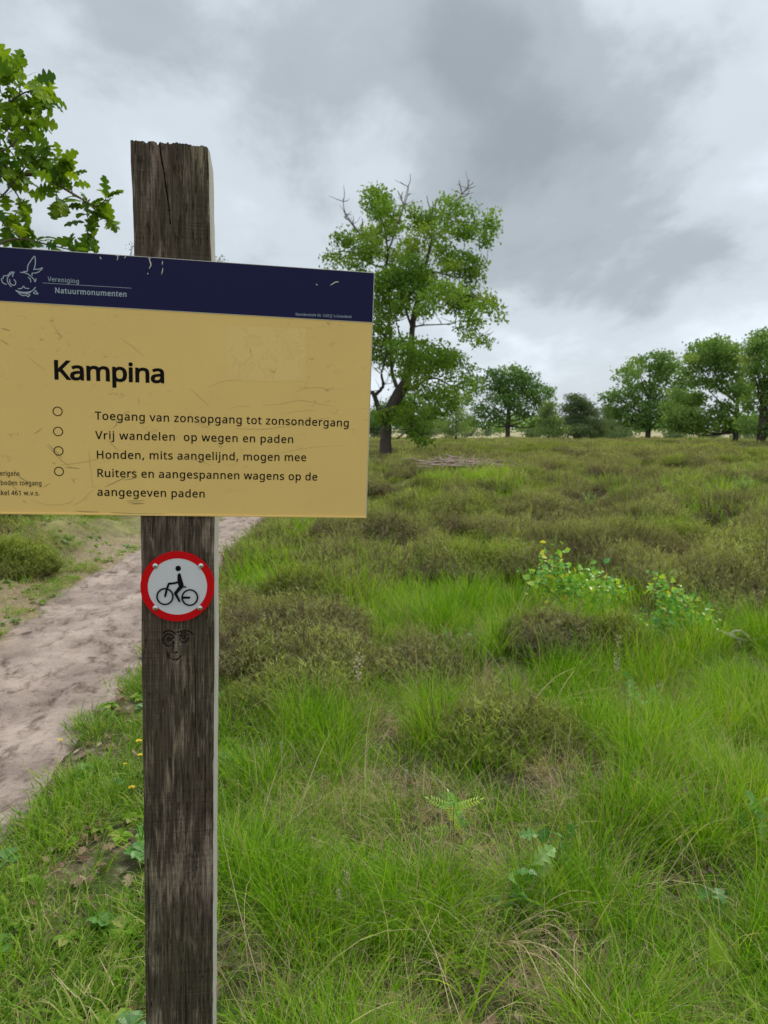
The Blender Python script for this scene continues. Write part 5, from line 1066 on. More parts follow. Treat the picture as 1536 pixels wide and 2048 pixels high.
far_oak('oak with a yellow-green lower crown leaning over the heath beside the rightmost oak', 1469, 899, 51, [(1400,705,24,16),(1430,695,26,18),(1385,722,14,10),(1455,705,26),(1420,730,30,18),(1465,740,28),(1480,780,26),(1440,770,22,14),(1405,765,20,12),(1375,800,24,18),(1350,830,20,18),(1385,830,24,18),(1370,850,20,14),(1410,845,20,14),(1440,820,20,14),(1470,845,26,16),(1500,850,20,14),(1350,790,14,10),(1395,795,14),(1445,850,14,10),(1342,856,16,9),(1334,812,14,9),(1400,862,20,8),(1378,745,12,8),(1490,720,20,12)], 3, 19000, .20, 10, tint=.72)
far_oak('rightmost oak, its trunk at the edge of the photo', 1520, 908, 44, [(1500,690,22),(1530,685,30),(1560,690,34),(1515,715,26),(1550,730,40),(1590,740,40),(1510,750,18),(1540,780,30),(1580,790,40),(1500,810,18),(1545,830,26,16),(1600,830,34,18),(1490,850,18,12),(1530,858,22,14),(1575,860,30,14),(1620,770,40)], 4, 19000, .18, 16, tint=.66)

def far_pine(label, name, clumps, Y, bx, by, seed, n, size, mat, group='pines on the far heath', tw=4, cat_='pine tree'):
    r = rr(seed); s = Y/FPX; base = at(bx, by, Y); base[2] = hz(base[0], base[1])-.05; o = thing(name, label, cat_, tuple(base), group=group); cl = []
    for (X, Yp, R0, *q) in clumps:
        ry = q[0] if q else R0*.5; p = at(X, Yp, Y+r.normal(0, 1)*R0*s*.5)-base; cl.append((p[0], p[1], p[2], R0*s, R0*s*1.1, ry*s))
    V, F, A = crown_leaves(cl, n, size, r, tint0=.5, up=.9, aspect=.28, shell=.2); obj('crown', mesh_from('crown', V, F, M[mat], {'tint': A}), o)
    zt = max(c[2] for c in cl); w = tw*s/2; mb = MB(); limb(mb, [np.array([0, 0, -.2]), np.array([0, 0, zt*.4]), np.array([.04, 0, zt*.9])], [w, w*.8, w*.3], r, .03, 6); obj('trunk', mb.mesh('trunk', M['bark'], True), o)
    for c in cl:
        mb = MB(); e = np.array(c[:3]); a = np.array([0, 0, max(e[2]*.85, .1)]); limb(mb, [a, (a+e)/2, e], [w*.4, w*.25, w*.1], r, .1, 4, 2); obj('branch', mb.mesh('branch', M['bark'], True), o)
    return o
far_pine('small light green pine left of the grey-green pine', 'pine_tree', [(1098,812,8,10),(1095,830,14,10),(1090,848,18,10),(1108,842,16,12),(1100,862,24,10),(1125,860,14,8)], 88, 1097, 880, 11, 4200, .32, 'pine_light')
far_pine('wide grey-green pine between the dark round oak and the tall oak', 'pine_tree', [(1155,802,18,8),(1165,812,24,9),(1140,820,20,9),(1180,825,22,9),(1150,838,30,9),(1185,845,26,10),(1130,845,18,9),(1160,862,36,10),(1195,862,20,9),(1145,795,10,6)], 92, 1160, 882, 12, 9500, .33, 'pine')
far_pine('small dark pine squeezed behind the grey-green pine and the tall oak', 'pine_tree', [(1222,832,14,9),(1225,850,20,10),(1235,866,24,8),(1205,862,16,8),(1215,820,8,6)], 112, 1222, 876, 13, 3600, .4, 'pine', tw=3)
far_pine('thin wispy young pine on the heath below the big oak, bare stem showing', 'pine_tree', [(908,800,10,7),(905,815,14,6),(920,825,18,5),(895,832,18,5),(915,842,24,5),(900,850,26,5),(925,858,22,5),(890,862,20,5),(912,868,26,5),(880,812,10,4)], 62, 912, 884, 14, 2300, .24, 'pine_light')
def cone(x0, top, bot, w, seed):
    r = rr(seed); out = []; y = top+34
    while y < bot:
        t = (y-top)/(bot-top); ww = w*(.10+.9*t**.8)
        for k in range(3): out.append((x0+r.uniform(-.75, .75)*ww, y+r.uniform(-8, 8), ww*.42+3, 9+ww*.12))
        y += 15
    return out
far_pine('slim pine behind the panel, its tip showing left of the post', 'pine_tree', [(265,492,2.5,12),(264,512,6,6)]+cone(266, 500, 850, 62, 21), 42, 268, 915, 15, 13000, .15, 'pine', group='pines behind the panel', tw=10)
far_pine('slim pine behind the panel, its tip showing right of the post', 'pine_tree', [(441,516,3,8),(436,524,7,4)]+cone(440, 505, 860, 58, 22), 42, 440, 915, 16, 13000, .15, 'pine', group='pines behind the panel', tw=10)
# far trees half hidden behind the big oak
far_oak('pale small oak behind the low branches of the big forked oak', 822, 874, 80, [(810,800,24),(840,805,24),(790,815,20),(860,825,18),(825,830,24),(800,842,18),(850,845,16),(770,825,20),(750,840,16)], 5, 5200, .30, 5, tint=.55)
far_pine('bushy pine behind the panel edge and the trunk of the big oak', 'pine_tree', [(748,830,20,10),(750,850,26,10),(760,862,24,8),(735,845,20,10)], 95, 748, 880, 17, 3400, .34, 'pine')
# distant wood along the horizon: one mass of crowns
r = rr(77); cl = []
for i in range(150):
    Y = r.uniform(230, 300); px = r.uniform(-500, 2100); hpx = 20+16*fbm(px/130.0, 3.3, 8, 3)+r.uniform(-3, 3)
    if 1390 < px < 1470: hpx *= .5
    p = at(px, 862-hpx*.45, Y); rad = hpx*.55*Y/FPX; cl.append((p[0], p[1], max(p[2], rad*.5), rad*r.uniform(1.2, 2.0), rad*1.5, rad))
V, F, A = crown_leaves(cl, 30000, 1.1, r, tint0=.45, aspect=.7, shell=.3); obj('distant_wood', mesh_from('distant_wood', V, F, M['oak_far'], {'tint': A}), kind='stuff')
# scrub at the foot of the far trees
r = rr(78); cl = []
for (px, py, w, Y) in [(860,868,30,120),(1060,872,16,108),(1140,874,50,96),(1240,874,40,96),(1210,872,30,100),(1410,872,20,100),(960,868,30,125),(1500,880,30,90),(1350,872,22,98),(780,868,30,110)]:
    for k_ in range(7):
        x_ = px+r.uniform(-w, w); p = at(x_, py-r.uniform(0, 5), Y+r.uniform(-3, 3)); cl.append((p[0], p[1], max(p[2], .3), r.uniform(.6, 1.5), 1.0, r.uniform(.3, .8)))
V, F, A = crown_leaves(cl, 9000, .3, r, tint0=.4); obj('distant_scrub', mesh_from('distant_scrub', V, F, M['pine'], {'tint': A}), kind='stuff')
# pile of dead brushwood on the heath
p = ground_px(1370, 903); mb = MB(); r = rr(79); s = p.y/FPX
for i in range(90):
    a = r.uniform(-1, 1)*30*s; b = r.uniform(-.8, .8); h_ = r.uniform(0, 1)*(1-abs(a)/(34*s))*14*s; d = r.normal(0, 1, 3)*(1, 1, .35); d /= np.linalg.norm(d); l = r.uniform(.3, .8)
    q = np.array([a, b, h_]); limb(mb, [q-d*l/2, q+r.normal(0, .04, 3), q+d*l/2], [.018, .014, .006], r, .2, 4, 2)
obj('brushwood_pile', mb.mesh('brushwood_pile', M['bark_pale']), None, 'grey pile of dead brushwood on the heath below the two right oaks', 'brushwood pile', loc=(p.x, p.y, p.z+.25))
p = ground_px(915, 965); mb = MB(); s = p.y/FPX
for i in range(140):
    a = r.normal(0, 38*s); b = r.normal(0, .5); h_ = abs(r.normal(0, .06)); d = r.normal(0, 1, 3)*(1, .6, .15); d /= np.linalg.norm(d); l = r.uniform(.2, .6); q = np.array([a, b, h_]); limb(mb, [q-d*l/2, q, q+d*l/2], [.012, .01, .004], r, .2, 4, 2)
M['twig_pink'] = flat('bleached_twigs', (0.30, 0.22, 0.17), .85, var=(3, .3))
obj('twig_patch', mb.mesh('twig_patch', M['twig_pink']), None, 'flat patch of pinkish dead heather twigs lying before the big oak', 'dead heather', kind='stuff', loc=(p.x, p.y, p.z+.22))

# ------------------------------------------------------------------ near oak branches over the panel
r = rr(333)
LM = [oak_leaf_mesh('leaf', M['oak_near'], 340+i, 1.0, [.15, .5, .9, .3, .7][i], .25+.13*i) for i in range(5)]
NY = 3.3
tree = thing('oak_tree', 'oak at the left whose lobed leaves hang into the sky above the panel', 'oak tree', (-4.3, 3.9, hz(-4.3, 3.9)))
tl = np.array(tree.location); npx = lambda x, y, dy=0: at(x, y, NY+dy)-tl
mb = MB(); limb(mb, [np.array([0, 0, -.2]), np.array([0, 0, .5]), np.array([.05, 0, 1.8]), np.array([.3, -.1, 3.2]), np.array([.5, 0, 5.0]), np.array([.6, .2, 6.5])], [.30, .20, .17, .15, .10, .05], r, .03, 12); obj('trunk', mb.mesh('trunk', M['bark'], True), tree)
TW = [([(-420,330),(-150,290),(-40,300),(30,345),(80,350),(110,366),(155,393),(192,412),(212,398)], 7, 1.2), ([(-150,290),(-60,262),(0,228),(40,185),(24,132)], 4, 1), ([(-60,262),(10,210),(60,182),(100,196)], 3, 1), ([(-150,300),(-50,400),(0,395),(50,335),(82,312)], 4, 1),
      ([(-420,480),(-150,500),(-40,500),(30,478),(90,488),(150,502)], 5, 1), ([(-40,300),(10,300),(50,260),(70,240)], 3, 1), ([(165,398),(175,430),(176,462)], 1.6, .8), ([(128,376),(122,345),(118,320)], 1.4, .7), ([(185,412),(200,432),(214,440)], 1.4, .7),
      ([(-40,420),(0,440),(20,460),(40,470)], 2, 1), ([(-40,170),(0,160),(10,145)], 2, 1), ([(-40,340),(0,350),(40,400),(30,430)], 2.4, 1), ([(105,368),(112,385),(118,398)], 1.3, .7), ([(145,388),(142,360),(144,348)],1,.5), ([(-60,262),(0,270),(30,240),(45,215)],2,1)]
nleaf = 0; XL = []
def q_of(d, roll): return Vector(d).normalized().to_track_quat('Y', 'Z') @ Euler((0, roll, 0)).to_quaternion()
def put_leaf(p, d, size, roll):
    global nleaf
    if nleaf >= 299:
        XL.append((p, q_of(d, roll), size)); return
    d = Vector(d).normalized(); q = d.to_track_quat('Y', 'Z') @ Euler((0, roll, 0)).to_quaternion()
    o = bpy.data.objects.new('leaf', LM[int(r.integers(0, 5))]); COL.objects.link(o); o.parent = tree; o.location = p; o.rotation_mode = 'QUATERNION'; o.rotation_quaternion = q; o.scale = (size,)*3; nleaf += 1
for i, (pts, w0, w1) in enumerate(TW):
    dys = np.cumsum(np.concatenate([[r.normal(0, .1)], r.normal(0, .04, len(pts)-1)])) if i not in (6, 7, 8, 12, 13) else np.full(len(pts), 0.0)
    if i == 0: dys = dys*0
    n = len(pts); q, ro = smooth_path([npx(X, Y, d_) for (X, Y), d_ in zip(pts, dys)], [(w0+(w1-w0)*j/(n-1))*NY/FPX/2*1.6 for j in range(n)], 5)
    mb = MB(); tube(mb, q, ro, 6); obj('twig', mb.mesh('twig', M['stem_brown'], True), tree)
    for j in range(1, len(q)):
        fx = (q[j]+tl-CAMP); sx = 768+FPX*fx[0]/(fx[1]*math.cos(PITCH)-fx[2]*math.sin(PITCH))
        if sx < -70: continue
        t = j/(len(q)-1); tip = j == len(q)-1; dd = q[j]-q[j-1]; dd = dd/np.linalg.norm(dd)
        m_ = 6 if tip else (1 if t > .25 else 1)
        if i in (6, 7, 8, 12, 13): m_ = 5 if tip else (1 if j % 2 else 0)
        if i == 0 and 35 < sx < 215 and not tip: m_ = 1 if j % 3 == 0 else 0
        if i == 0 and sx <= 35: m_ = 2
        for _ in range(m_):
            v = dd*r.uniform(.2, 1.0)*(1 if tip else .6)+r.normal(0, .55, 3)*(1, .9, .8)+np.array([0, 0, -.15]); put_leaf(tuple(q[j]), tuple(v), r.uniform(.055, .10), r.normal(0, .7))
# denser rosettes of the leafy mass at the left edge
for (X, Y, R0, m_) in [(180,422,12,8),(205,402,9,4),(160,390,10,4),(125,350,10,4),(20,150,26,20),(50,170,18,10),(65,205,16,9),(15,215,26,18),(35,255,26,22),(5,290,28,24),(55,285,22,18),(45,325,28,26),(15,340,30,26),(0,390,24,12),(45,375,20,10),(10,470,16,9),(26,140,10,6),(30,485,14,8),(70,488,14,8),(110,498,12,6),(135,500,8,4),(80,195,10,4),(75,330,12,8),(-30,200,40,20),(-30,320,40,25)]:
    for _ in range(max(2, int(m_*.42))):
        c = npx(X+r.normal(0, R0*.6), Y+r.normal(0, R0*.6), r.normal(0, .12) if X < 150 else r.normal(0, .03)); v = r.normal(0, 1, 3)*(1, .8, .7)+np.array([.2, 0, -.3]); put_leaf(tuple(c), tuple(v), r.uniform(.060, .095), r.normal(0, .8))
mb = MB()
for (p_, q_, s_) in XL:
    me = LM[int(r.integers(0, 5))]; mt = Matrix.Translation(p_) @ q_.to_matrix().to_4x4() @ Matrix.Scale(s_, 4); ti = r.uniform(-.25, .25)
    mb.add([tuple(mt @ v.co) for v in me.vertices], [tuple(f.vertices) for f in me.polygons], np.array([a.value for a in me.attributes['tint'].data])+ti)
if XL: obj('leaves', mb.mesh('leaves', M['oak_near']), tree, kind='stuff')
# the rest of its crown, left of the view
MBV = []; cl = []
for i in range(26): cl.append((r.uniform(-2.6, .9), r.uniform(-.9, 1.4), r.uniform(2.6, 6.2), .75, .75, .45))
V, F, A = crown_leaves([c for c in cl if c[0] < (1.35+.0*c[2])], 15000, .09, r, tint0=.5, aspect=.6)
ok = V.reshape(-1, 4, 3).mean(1)+tl; ang = (ok[:, 0])/(np.maximum(ok[:, 1], .1)); okm = ang < -.62
V4 = V.reshape(-1, 4, 3)[okm]; A4 = A.reshape(-1, 4)[okm]; b = np.arange(len(V4))*4
o = obj('foliage', mesh_from('foliage', V4.reshape(-1, 3), np.concatenate([np.stack([b, b+1, b+2], 1), np.stack([b, b+2, b+3], 1)]), M['oak_near'], {'tint': A4.ravel()}), tree, kind='stuff')

# ------------------------------------------------------------------ small plants
def sapling(label, cat_, name, stems, seed, leafmesh, lsize, nl, group=None, spread=.5, up=.35, stemmat='stem_brown', base=None, sw=2.4):
    """stems: pixel polylines from the ground upwards; leaves are separate parts"""
    r = rr(seed); bx, by = base or stems[0][0]; b = ground_px(bx, by); o = thing(name, label, cat_, tuple(b), group=group); bn = np.array(b); STEMS_Q = []
    for st in stems:
        pts = [at(x, y, b.y+r.normal(0, .04)*(k > 0))-bn for k, (x, y) in enumerate(st)]; q, ro = smooth_path(pts, [sw*b.y/FPX/2*(1-.6*k/(len(st)-1)) for k in range(len(st))], 5)
        STEMS_Q.append(q); mb = MB(); tube(mb, q, ro, 5); obj('stem', mb.mesh('stem', M[stemmat], True), o); m_ = nl//len(stems)
        for k in range(m_):
            t = r.uniform(.2, 1.0)**.7; f = t*(len(q)-1); i0 = int(min(f, len(q)-2)); p = np.array(q[i0])*(1-(f-i0))+np.array(q[i0+1])*(f-i0)
            p = p+r.normal(0, spread*.05, 3); v = r.normal(0, 1, 3)*(1, 1, .6)+np.array([0, 0, up]); v = Vector(v).normalized()
            l = bpy.data.objects.new('leaf', leafmesh[int(r.integers(0, len(leafmesh)))]); COL.objects.link(l); l.parent = o; l.location = p
            l.rotation_mode = 'QUATERNION'; l.rotation_quaternion = v.to_track_quat('Y', 'Z') @ Euler((0, r.normal(0, .9), 0)).to_quaternion(); l.scale = (lsize*r.uniform(.6, 1.25),)*3
    o['category'] = cat_
    if nl > 200:        # the rest of its leaves, past the limit of single ones
        mb = MB()
        for k in range(260):
            st = STEMS_Q[int(r.integers(0, len(STEMS_Q)))]; f = r.uniform(.15, 1)*(len(st)-1); i0 = int(min(f, len(st)-2)); p = np.array(st[i0])*(1-(f-i0))+np.array(st[i0+1])*(f-i0)+r.normal(0, spread*.055, 3)
            me = leafmesh[int(r.integers(0, len(leafmesh)))]; v = Vector(r.normal(0, 1, 3)*(1, 1, .6)+np.array([0, 0, up])).normalized()
            mt = Matrix.Translation(p) @ (v.to_track_quat('Y', 'Z') @ Euler((0, r.normal(0, .9), 0)).to_quaternion()).to_matrix().to_4x4() @ Matrix.Scale(lsize*r.uniform(.5, 1.0), 4)
            mb.add([tuple(mt @ w.co) for w in me.vertices], [tuple(q_.vertices) for q_ in me.polygons], np.array([a.value for a in me.attributes['tint'].data])+r.uniform(-.25, .25))
        obj('leaves', mb.mesh('leaves', M['birch']), o, kind='stuff')
    return o
def ovate_mesh(name, mat, seed, w=.42, tint=.4):
    r = rr(seed); pr = [(.01, 0), (.02, .12), (.30, .22), (.50, .40), (.42, .62), (.2, .84), (0, 1.0)]; V = []; A = []; F = []
    for a, b in pr:
        for s in (-1, 0, 1): V.append((a*w*2*s*.9, b, .25*abs(a*s)-.3*(b-.3)**2)); A.append(tint+.1*abs(s)+.15*b)
    for i in range(len(pr)-1): F += [(3*i, 3*i+1, 3*i+4, 3*i+3), (3*i+1, 3*i+2, 3*i+5, 3*i+4)]
    return mesh_from(name, V, F, mat, {'tint': A})
BM = [ovate_mesh('leaf', M['birch'], 400+i, .40, .05+.22*i) for i in range(3)]
sapling('wide birch sapling with yellow and bluish young leaves, behind the rounded heather mound', 'birch sapling', 'birch_sapling',
        [[(1150,1245),(1110,1190),(1070,1160)], [(1150,1245),(1120,1170),(1100,1130),(1112,1108)], [(1150,1245),(1150,1180),(1160,1155)], [(1150,1245),(1190,1190),(1200,1160)], [(1150,1245),(1210,1200),(1245,1180)], [(1150,1245),(1180,1205),(1230,1205)], [(1150,1245),(1130,1180),(1120,1150)]], 41, BM, .062, 294, 'birch saplings in the heath grass', 1.1)
sapling('bushy birch sapling with one upright shoot, in the grass right of the wide one', 'birch sapling', 'birch_sapling',
        [[(1360,1285),(1335,1220),(1322,1160)], [(1360,1285),(1345,1230),(1340,1190)], [(1360,1285),(1365,1235),(1370,1210)], [(1360,1285),(1390,1245),(1410,1230)], [(1360,1285),(1400,1265),(1430,1268)], [(1360,1285),(1330,1255),(1312,1235)], [(1360,1285),(1380,1250),(1400,1250)]], 42, BM, .056, 294, 'birch saplings in the heath grass', 1.1)
sapling('tiny birch shoot between the two bigger birch saplings', 'birch sapling', 'birch_sapling', [[(1275,1250),(1272,1228)], [(1275,1250),(1285,1226)], [(1275,1250),(1262,1230)]], 43, BM, .042, 22, 'birch saplings in the heath grass', .6)
SL = [oak_leaf_mesh('leaf', M['seedling'], 360+i, 1.0, [.3, .7, .5][i], [.15, .35, .7][i]) for i in range(3)]
sapling('bluish-green oak seedling right of centre near the bottom, above the straw tussock', 'oak seedling', 'oak_seedling', [[(1040,1850),(1055,1790),(1075,1750)], [(1040,1850),(1030,1800),(1010,1790)]], 44, SL, .085, 14, 'oak seedlings in the grass', .4, .3, 'stem')
sapling('small pale blue-green oak seedling with one yellow leaf, upper right of the bluish seedling', 'oak seedling', 'oak_seedling', [[(1110,1745),(1105,1690),(1090,1672)], [(1110,1745),(1118,1695),(1135,1675)]], 45, SL, .072, 10, 'oak seedlings in the grass', .4, .3, 'stem')
sapling('upright oak seedling with pale top leaves below the bushy birch sapling', 'oak seedling', 'oak_seedling', [[(1270,1440),(1270,1400),(1268,1368)], [(1270,1440),(1285,1405),(1300,1400)]], 46, SL, .10, 13, 'oak seedlings in the grass', .4, .5, 'stem')
sapling('oak seedling with large yellowish leaves at the right edge', 'oak seedling', 'oak_seedling', [[(1530,1700),(1520,1660),(1500,1635)], [(1530,1700),(1532,1650),(1535,1610)]], 47, [SL[2], SL[2], SL[1]], .105, 11, 'oak seedlings in the grass', .4, .2, 'stem')
sapling('little seedling with grey-green and orange leaves, right of the carved face on the post', 'oak seedling', 'oak_seedling', [[(600,1395),(596,1370),(590,1355)], [(600,1395),(606,1375),(612,1368)]], 48, SL[:2], .065, 9, 'oak seedlings in the grass', .4, .5, 'stem')
sapling('grey-green oak seedling lying low in the straw, lower right', 'oak seedling', 'oak_seedling', [[(1440,1850),(1425,1830),(1400,1812)], [(1440,1850),(1455,1832),(1480,1820)]], 49, SL[:1], .06, 12, 'oak seedlings in the grass', .6, .3, 'stem')
sapling('dark green small-leaved seedling in the bright grass above centre', 'oak seedling', 'oak_seedling', [[(905,1300),(905,1280),(895,1265)], [(905,1300),(915,1275),(930,1262)]], 50, SL[:2], .065, 10, 'oak seedlings in the grass', .5, .5, 'stem')
# rowan seedling: feathered leaves
def pinnate_mesh(name, seed, tint):
    mb = MB(); r = rr(seed); tube(mb, [(0, 0, 0), (0, .5, .05), (0, 1, -.02)], [.012, .009, .004], 4, tint)
    for k in range(7):
        y_ = .22+.11*k
        for s in (-1, 1):
            l = .26*(1-.05*abs(k-2)); w = .055
            mb.add([(0, y_, .03), (s*l*.4, y_+.02+w, .05), (s*l, y_+.10, .01), (s*l*.45, y_+.02-w*.4, .04)], [(0, 1, 2, 3)], tint+r.uniform(-.1, .1))
    mb.add([(0, .98, 0), (.05, 1.08, 0), (0, 1.22, 0), (-.05, 1.08, 0)], [(0, 1, 2, 3)], tint); return mb.mesh(name, M['birch'])
PN = [pinnate_mesh('leaf', 61, .10), pinnate_mesh('leaf', 62, .35), pinnate_mesh('leaf', 63, .5)]
sapling('rowan seedling with feathery light leaves on a dark stem in the grass', 'rowan seedling', 'rowan_seedling', [[(907,1690),(907,1640),(908,1605)]], 64, PN, .085, 16, None, .12, .25, 'stem_brown')
sapling('low rowan shoot with yellowish feathery leaves at the foot of the dark-stemmed one', 'rowan seedling', 'rowan_seedling', [[(945,1720),(940,1700),(938,1690)]], 65, PN[1:], .075, 7, None, .1, .3, 'stem')
# young pines: upright candles
def candle(label, px, py, h, seed, n=5):
    r = rr(seed); b = ground_px(px, py); s = b.y/FPX; o = thing('pine_seedling', label, 'pine seedling', tuple(b), group='young pines in the heather'); H_ = h*s
    mb = MB(); tube(mb, [(0, 0, 0), (0, 0, H_*.8)], [.012, .008], 5); obj('stem', mb.mesh('stem', M['stem']), o)
    for k in range(n):
        a = 2*math.pi*k/max(1, n-1); z0 = H_*r.uniform(.25, .6); l = H_*r.uniform(.4, .65); d = np.array([math.cos(a)*.9, math.sin(a)*.9, .9]) if k else np.array([0, 0, 1.3]); d = d/np.linalg.norm(d)
        if k == 0: z0 = H_*.45; l = H_*.55
        mb = MB(); p0 = np.array([0, 0, z0]); tube(mb, [p0, p0+d*l*.6+np.array([0, 0, .1*l]), p0+d*l*.85+np.array([0, 0, .3*l])], [.010, .009, .006], 5, .9)
        for q in range(40):
            t = r.uniform(.15, 1); c = p0+d*l*.85*t+np.array([0, 0, .3*l*t*t]); v = r.normal(0, 1, 3); v = v/np.linalg.norm(v)+d*.8; w = np.cross(v, [0, 0, 1])*.004; e = v*.055
            mb.add([c-w, c+w, c+e], [(0, 1, 2)], r.uniform(.7, 1))
        obj('shoot', mb.mesh('shoot', M['pine_light']), o)
candle('young pine with pale upright shoots at the right edge of the heath', 1485, 1010, 52, 71, 9); candle('single pale pine shoot in the middle of the heather', 1177, 1030, 42, 72, 4)
candle('pale pine shoot just left of the young pine at the right edge', 1438, 975, 34, 73, 4); candle('tiny pale pine shoot further back on the heath, left of the single shoot', 1010, 945, 24, 74, 3); candle('short pale pine shoot above the single shoot', 1205, 985, 20, 75, 2)

# seed heads
def seed_head(label, bx, by, tx, ty, hpx, seed, tilt=0):
    r = rr(seed); b = ground_px(bx, by); o = thing('seed_head', label, 'seed head', tuple(b), group='pale seed heads in the grass'); bn = np.array(b); top = at(tx, ty, b.y)-bn; s = b.y/FPX; H_ = hpx*s
    mid = top*.6+np.array([0, 0, .03]); q, ro = smooth_path([np.zeros(3), mid, top], [.0016, .0013, .0008], 6); mb = MB(); tube(mb, q, ro, 4); obj('stem', mb.mesh('stem', M['seed']), o)
    d = top-mid; d = d/np.linalg.norm(d); d = d*.4+np.array([0, 0, .8]); d /= np.linalg.norm(d); mb = MB()
    for k in range(46):
        t = r.uniform(0, 1)**.8; c = top-d*H_*t; a = r.uniform(0, 6.28); rad = H_*.24*math.sin(math.pi*min(1, .15+t*.75)); e = np.array([math.cos(a), math.sin(a), .6]); e /= np.linalg.norm(e); c1 = c+e*rad*r.uniform(.3, 1); l = H_*.10
        u_ = np.cross(e, [0, 0, 1]); u_ /= np.linalg.norm(u_); w_ = np.cross(e, u_)
        mb.add([c1-e*l*.5, c1+u_*l*.28, c1+w_*l*.28, c1-u_*l*.28, c1-w_*l*.28, c1+e*l*.6], [(0,1,2),(0,2,3),(0,3,4),(0,4,1),(5,2,1),(5,3,2),(5,4,3),(5,1,4)], r.uniform(.3, 1))
    obj('panicle', mb.mesh('panicle', M['seed']), o)
seed_head('large pale seed head beside the dark heather clump, right of the post', 718, 1420, 716, 1310, 58, 81)
seed_head('slender pale seed head standing tallest below the wide birch sapling', 1243, 1400, 1236, 1270, 30, 82); seed_head('drooping seed head just under the slender one below the birch sapling', 1246, 1420, 1232, 1308, 36, 83)
seed_head('pale seed head to the right of the upright oak seedling', 1320, 1440, 1320, 1360, 32, 84); seed_head('upper one of two cream seed heads standing close together near the bottom', 695, 1860, 692, 1742, 38, 85)
seed_head('lower one of two cream seed heads standing close together near the bottom', 684, 1880, 678, 1778, 36, 86); seed_head('faint seed head in the grass above the rowan seedling', 812, 1620, 812, 1540, 26, 87); seed_head('small seed head low in the grass next to the post', 563, 1560, 563, 1482, 26, 88)

# arching dry stalks
def stalks(name, label, cat_, base, tips, seed, w=.0022, mat='straw', dz=.10, tint=.8):
    r = rr(seed); b = ground_px(*base); bn = np.array(b); mb = MB()
    for (x, y, yy) in tips:
        for k in range(1 if name != 'straw_tussock' else 2):
            e = at(x+r.normal(0, 10)*k, y+r.normal(0, 8)*k, b.y+yy+.05*k)-bn; m_ = e*.5+np.array([0, 0, dz*r.uniform(.5, 1.3)]); st = r.normal(0, .02, 3)*(1, 1, 0); q, ro = smooth_path([st, m_, e], [w*.5, w*.45, w*.2], 9); tube(mb, q, ro, 3, r.uniform(tint-.3, tint+.2))
    return obj(name, mb.mesh(name, M[mat]), None, label, cat_, 'arching dry stalks', None, tuple(b))
stalks('straw_tussock', 'tussock of collapsed straw fanning out to the right and down, bottom centre', 'straw tussock', (1000, 1900),
       [(1195,1880,.0),(1370,1838,.25),(1395,1870,.2),(1420,1930,.1),(1200,1940,-.1),(1230,2050,-.45),(1190,2045,-.42),(1120,1960,-.15),(1060,1990,-.3),(1300,1850,.15),(1260,1818,.2),(1180,1965,-.15),(1330,1990,-.1),(1130,1840,.2),(950,1870,.1),(930,1940,-.1),(1150,1885,0),(1060,1950,-.12),(1250,1870,.1),(1100,2000,-.3)], 91, .0026)
stalks('bent_stalk', 'group of long pale stalks bending over the grass left of the upright oak seedling', 'dry stalks', (1045, 1450), [(1150,1335,.2),(1225,1375,.1),(1230,1400,.1),(1275,1435,.05),(1255,1450,0),(1160,1420,0),(1110,1360,.2)], 92, .004)
stalks('bent_stalk', 'long dry stalk crossing the shade of the heather, right of centre', 'dry stalks', (940, 1520), [(1095,1602,-.1),(1060,1590,0),(1000,1545,0)], 93, .0028)
stalks('bent_stalk', 'thin upright pale stalk in the grass at the far right', 'dry stalks', (1458, 1500), [(1459,1345,.0)], 94, .004, dz=0); stalks('bent_stalk', 'long pale stalk arching low across the grass below the carved face', 'dry stalks', (445, 1470), [(690,1480,.3),(640,1445,.3),(620,1400,.3)], 95, .003)
stalks('bent_stalk', 'two pale stalks leaning up right beneath the leafy saplings', 'dry stalks', (1085, 1490), [(1162,1420,.1),(1150,1340,.3)], 96, .004); stalks('bent_stalk', 'pale stalks sweeping down to the right edge, lower right', 'dry stalks', (1300, 1780), [(1536,1745,.2),(1500,1640,.3),(1400,1640,.2),(1536,1800,0)], 97, .0026)
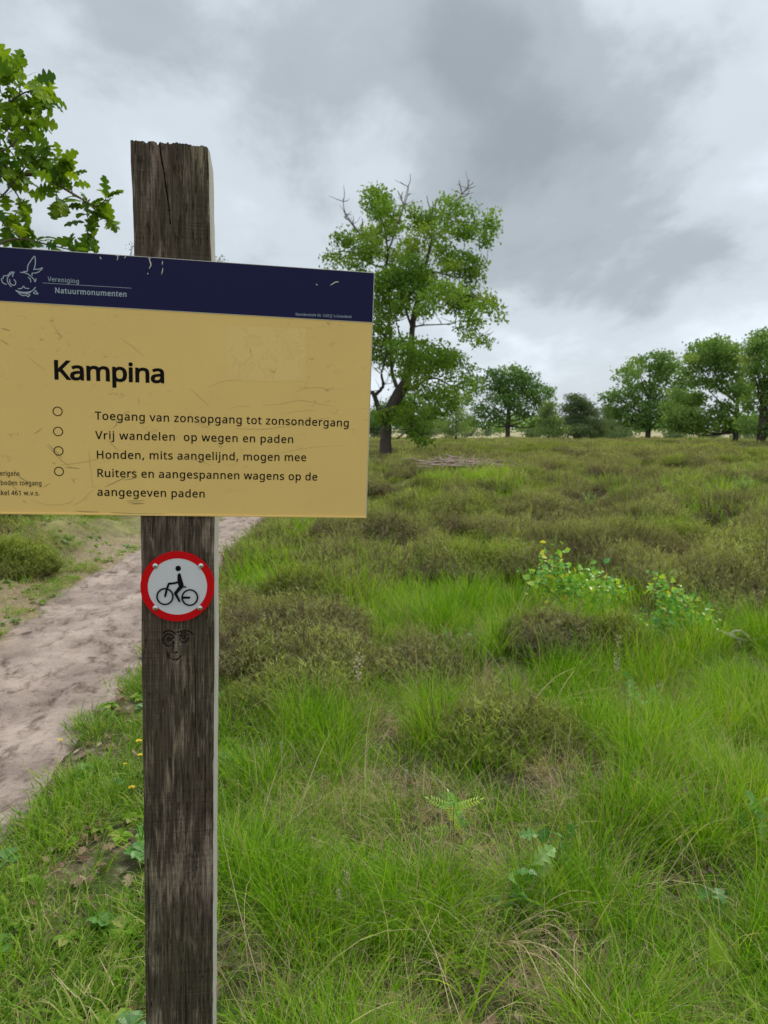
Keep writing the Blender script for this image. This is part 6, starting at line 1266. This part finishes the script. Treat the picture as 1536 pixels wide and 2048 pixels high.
# bleached forked twig
b = ground_px(1440, 1300); bn = np.array(b); mb = MB(); r = rr(98)
for q in ([(1440,1262),(1465,1275),(1490,1280),(1500,1290)], [(1455,1268),(1480,1262),(1505,1278),(1536,1275)], [(1478,1278),(1482,1292),(1484,1300)], [(1446,1266),(1470,1270)], [(1490,1282),(1500,1275)]):
    limb(mb, [at(x, y, b.y+r.normal(0, .02))-bn for x, y in q], [.011-.008*k/len(q) for k in range(len(q))], r, .2, 5, 3)
obj('dead_twig', mb.mesh('dead_twig', flat('bleached_twig', (.50, .44, .38), .8, var=(30, .2))), None, 'bleached forked twig lying on the grass right of the bushy birch sapling', 'twig', loc=tuple(b))
# single broad yellow-green leaf
b = ground_px(1440, 1990); o = thing('broad_leaf_plant', 'single broad upright yellow-green leaf in the grass, lower right', 'plant', tuple(b)); s = b.y/FPX
l = obj('leaf', ovate_mesh('leaf', M['yellow_leaf'], 5, .24, .5), o, loc=(0, 0, .03), rot=(R_(72), 0, R_(8)), scale=.155)
mb = MB(); tube(mb, [(0, 0, 0), (0, 0, .04)], [.003, .002], 5); obj('stem', mb.mesh('stem', M['stem']), o)
# yellow flowers of the turf
def flower(label, px, py, size, seed):
    r = rr(seed); top = None; b = ground_px(px, py+22); o = thing('yellow_flower', label, 'flower', tuple(b), group='yellow flowers by the path'); t = at(px, py, b.y)-np.array(b)
    mb = MB(); q, ro = smooth_path([np.zeros(3), t*.5+np.array([.01, 0, 0]), t], [.0016]*3, 4); tube(mb, q, ro, 4); obj('stem', mb.mesh('stem', M['stem']), o); mb = MB()
    for ring_, (n, l, el) in enumerate(((14, 1.0, .25), (11, .75, .6), (7, .45, 1.0))):
        for k in range(n):
            a = 2*math.pi*k/n+ring_*.2; l_ = size*l; c = t; ca, sa = math.cos(a), math.sin(a); h_ = math.sin(el)*l_; d = math.cos(el)*l_; w = size*.17
            mb.add([c+np.array([ca*d*.15, sa*d*.15, 0]), c+np.array([ca*d*.7-sa*w, sa*d*.7+ca*w, h_*.6]), c+np.array([ca*d, sa*d, h_*.8]), c+np.array([ca*d*.7+sa*w, sa*d*.7-ca*w, h_*.6])], [(0, 1, 2, 3)])
    obj('blossom', mb.mesh('blossom', M['petal']), o)
flower('yellow flower at the edge of the sand path, leftmost of the five', 120, 1480, .013, 1); flower('half-hidden yellow flower touching the left edge of the post, highest one', 278, 1482, .018, 2)
flower('yellow flower against the post edge, directly under the highest one', 280, 1510, .014, 3); flower('small yellow flower a little left of the post, in the leafy weeds', 250, 1528, .011, 4); flower('biggest and lowest yellow flower, left of the post', 263, 1575, .017, 5)
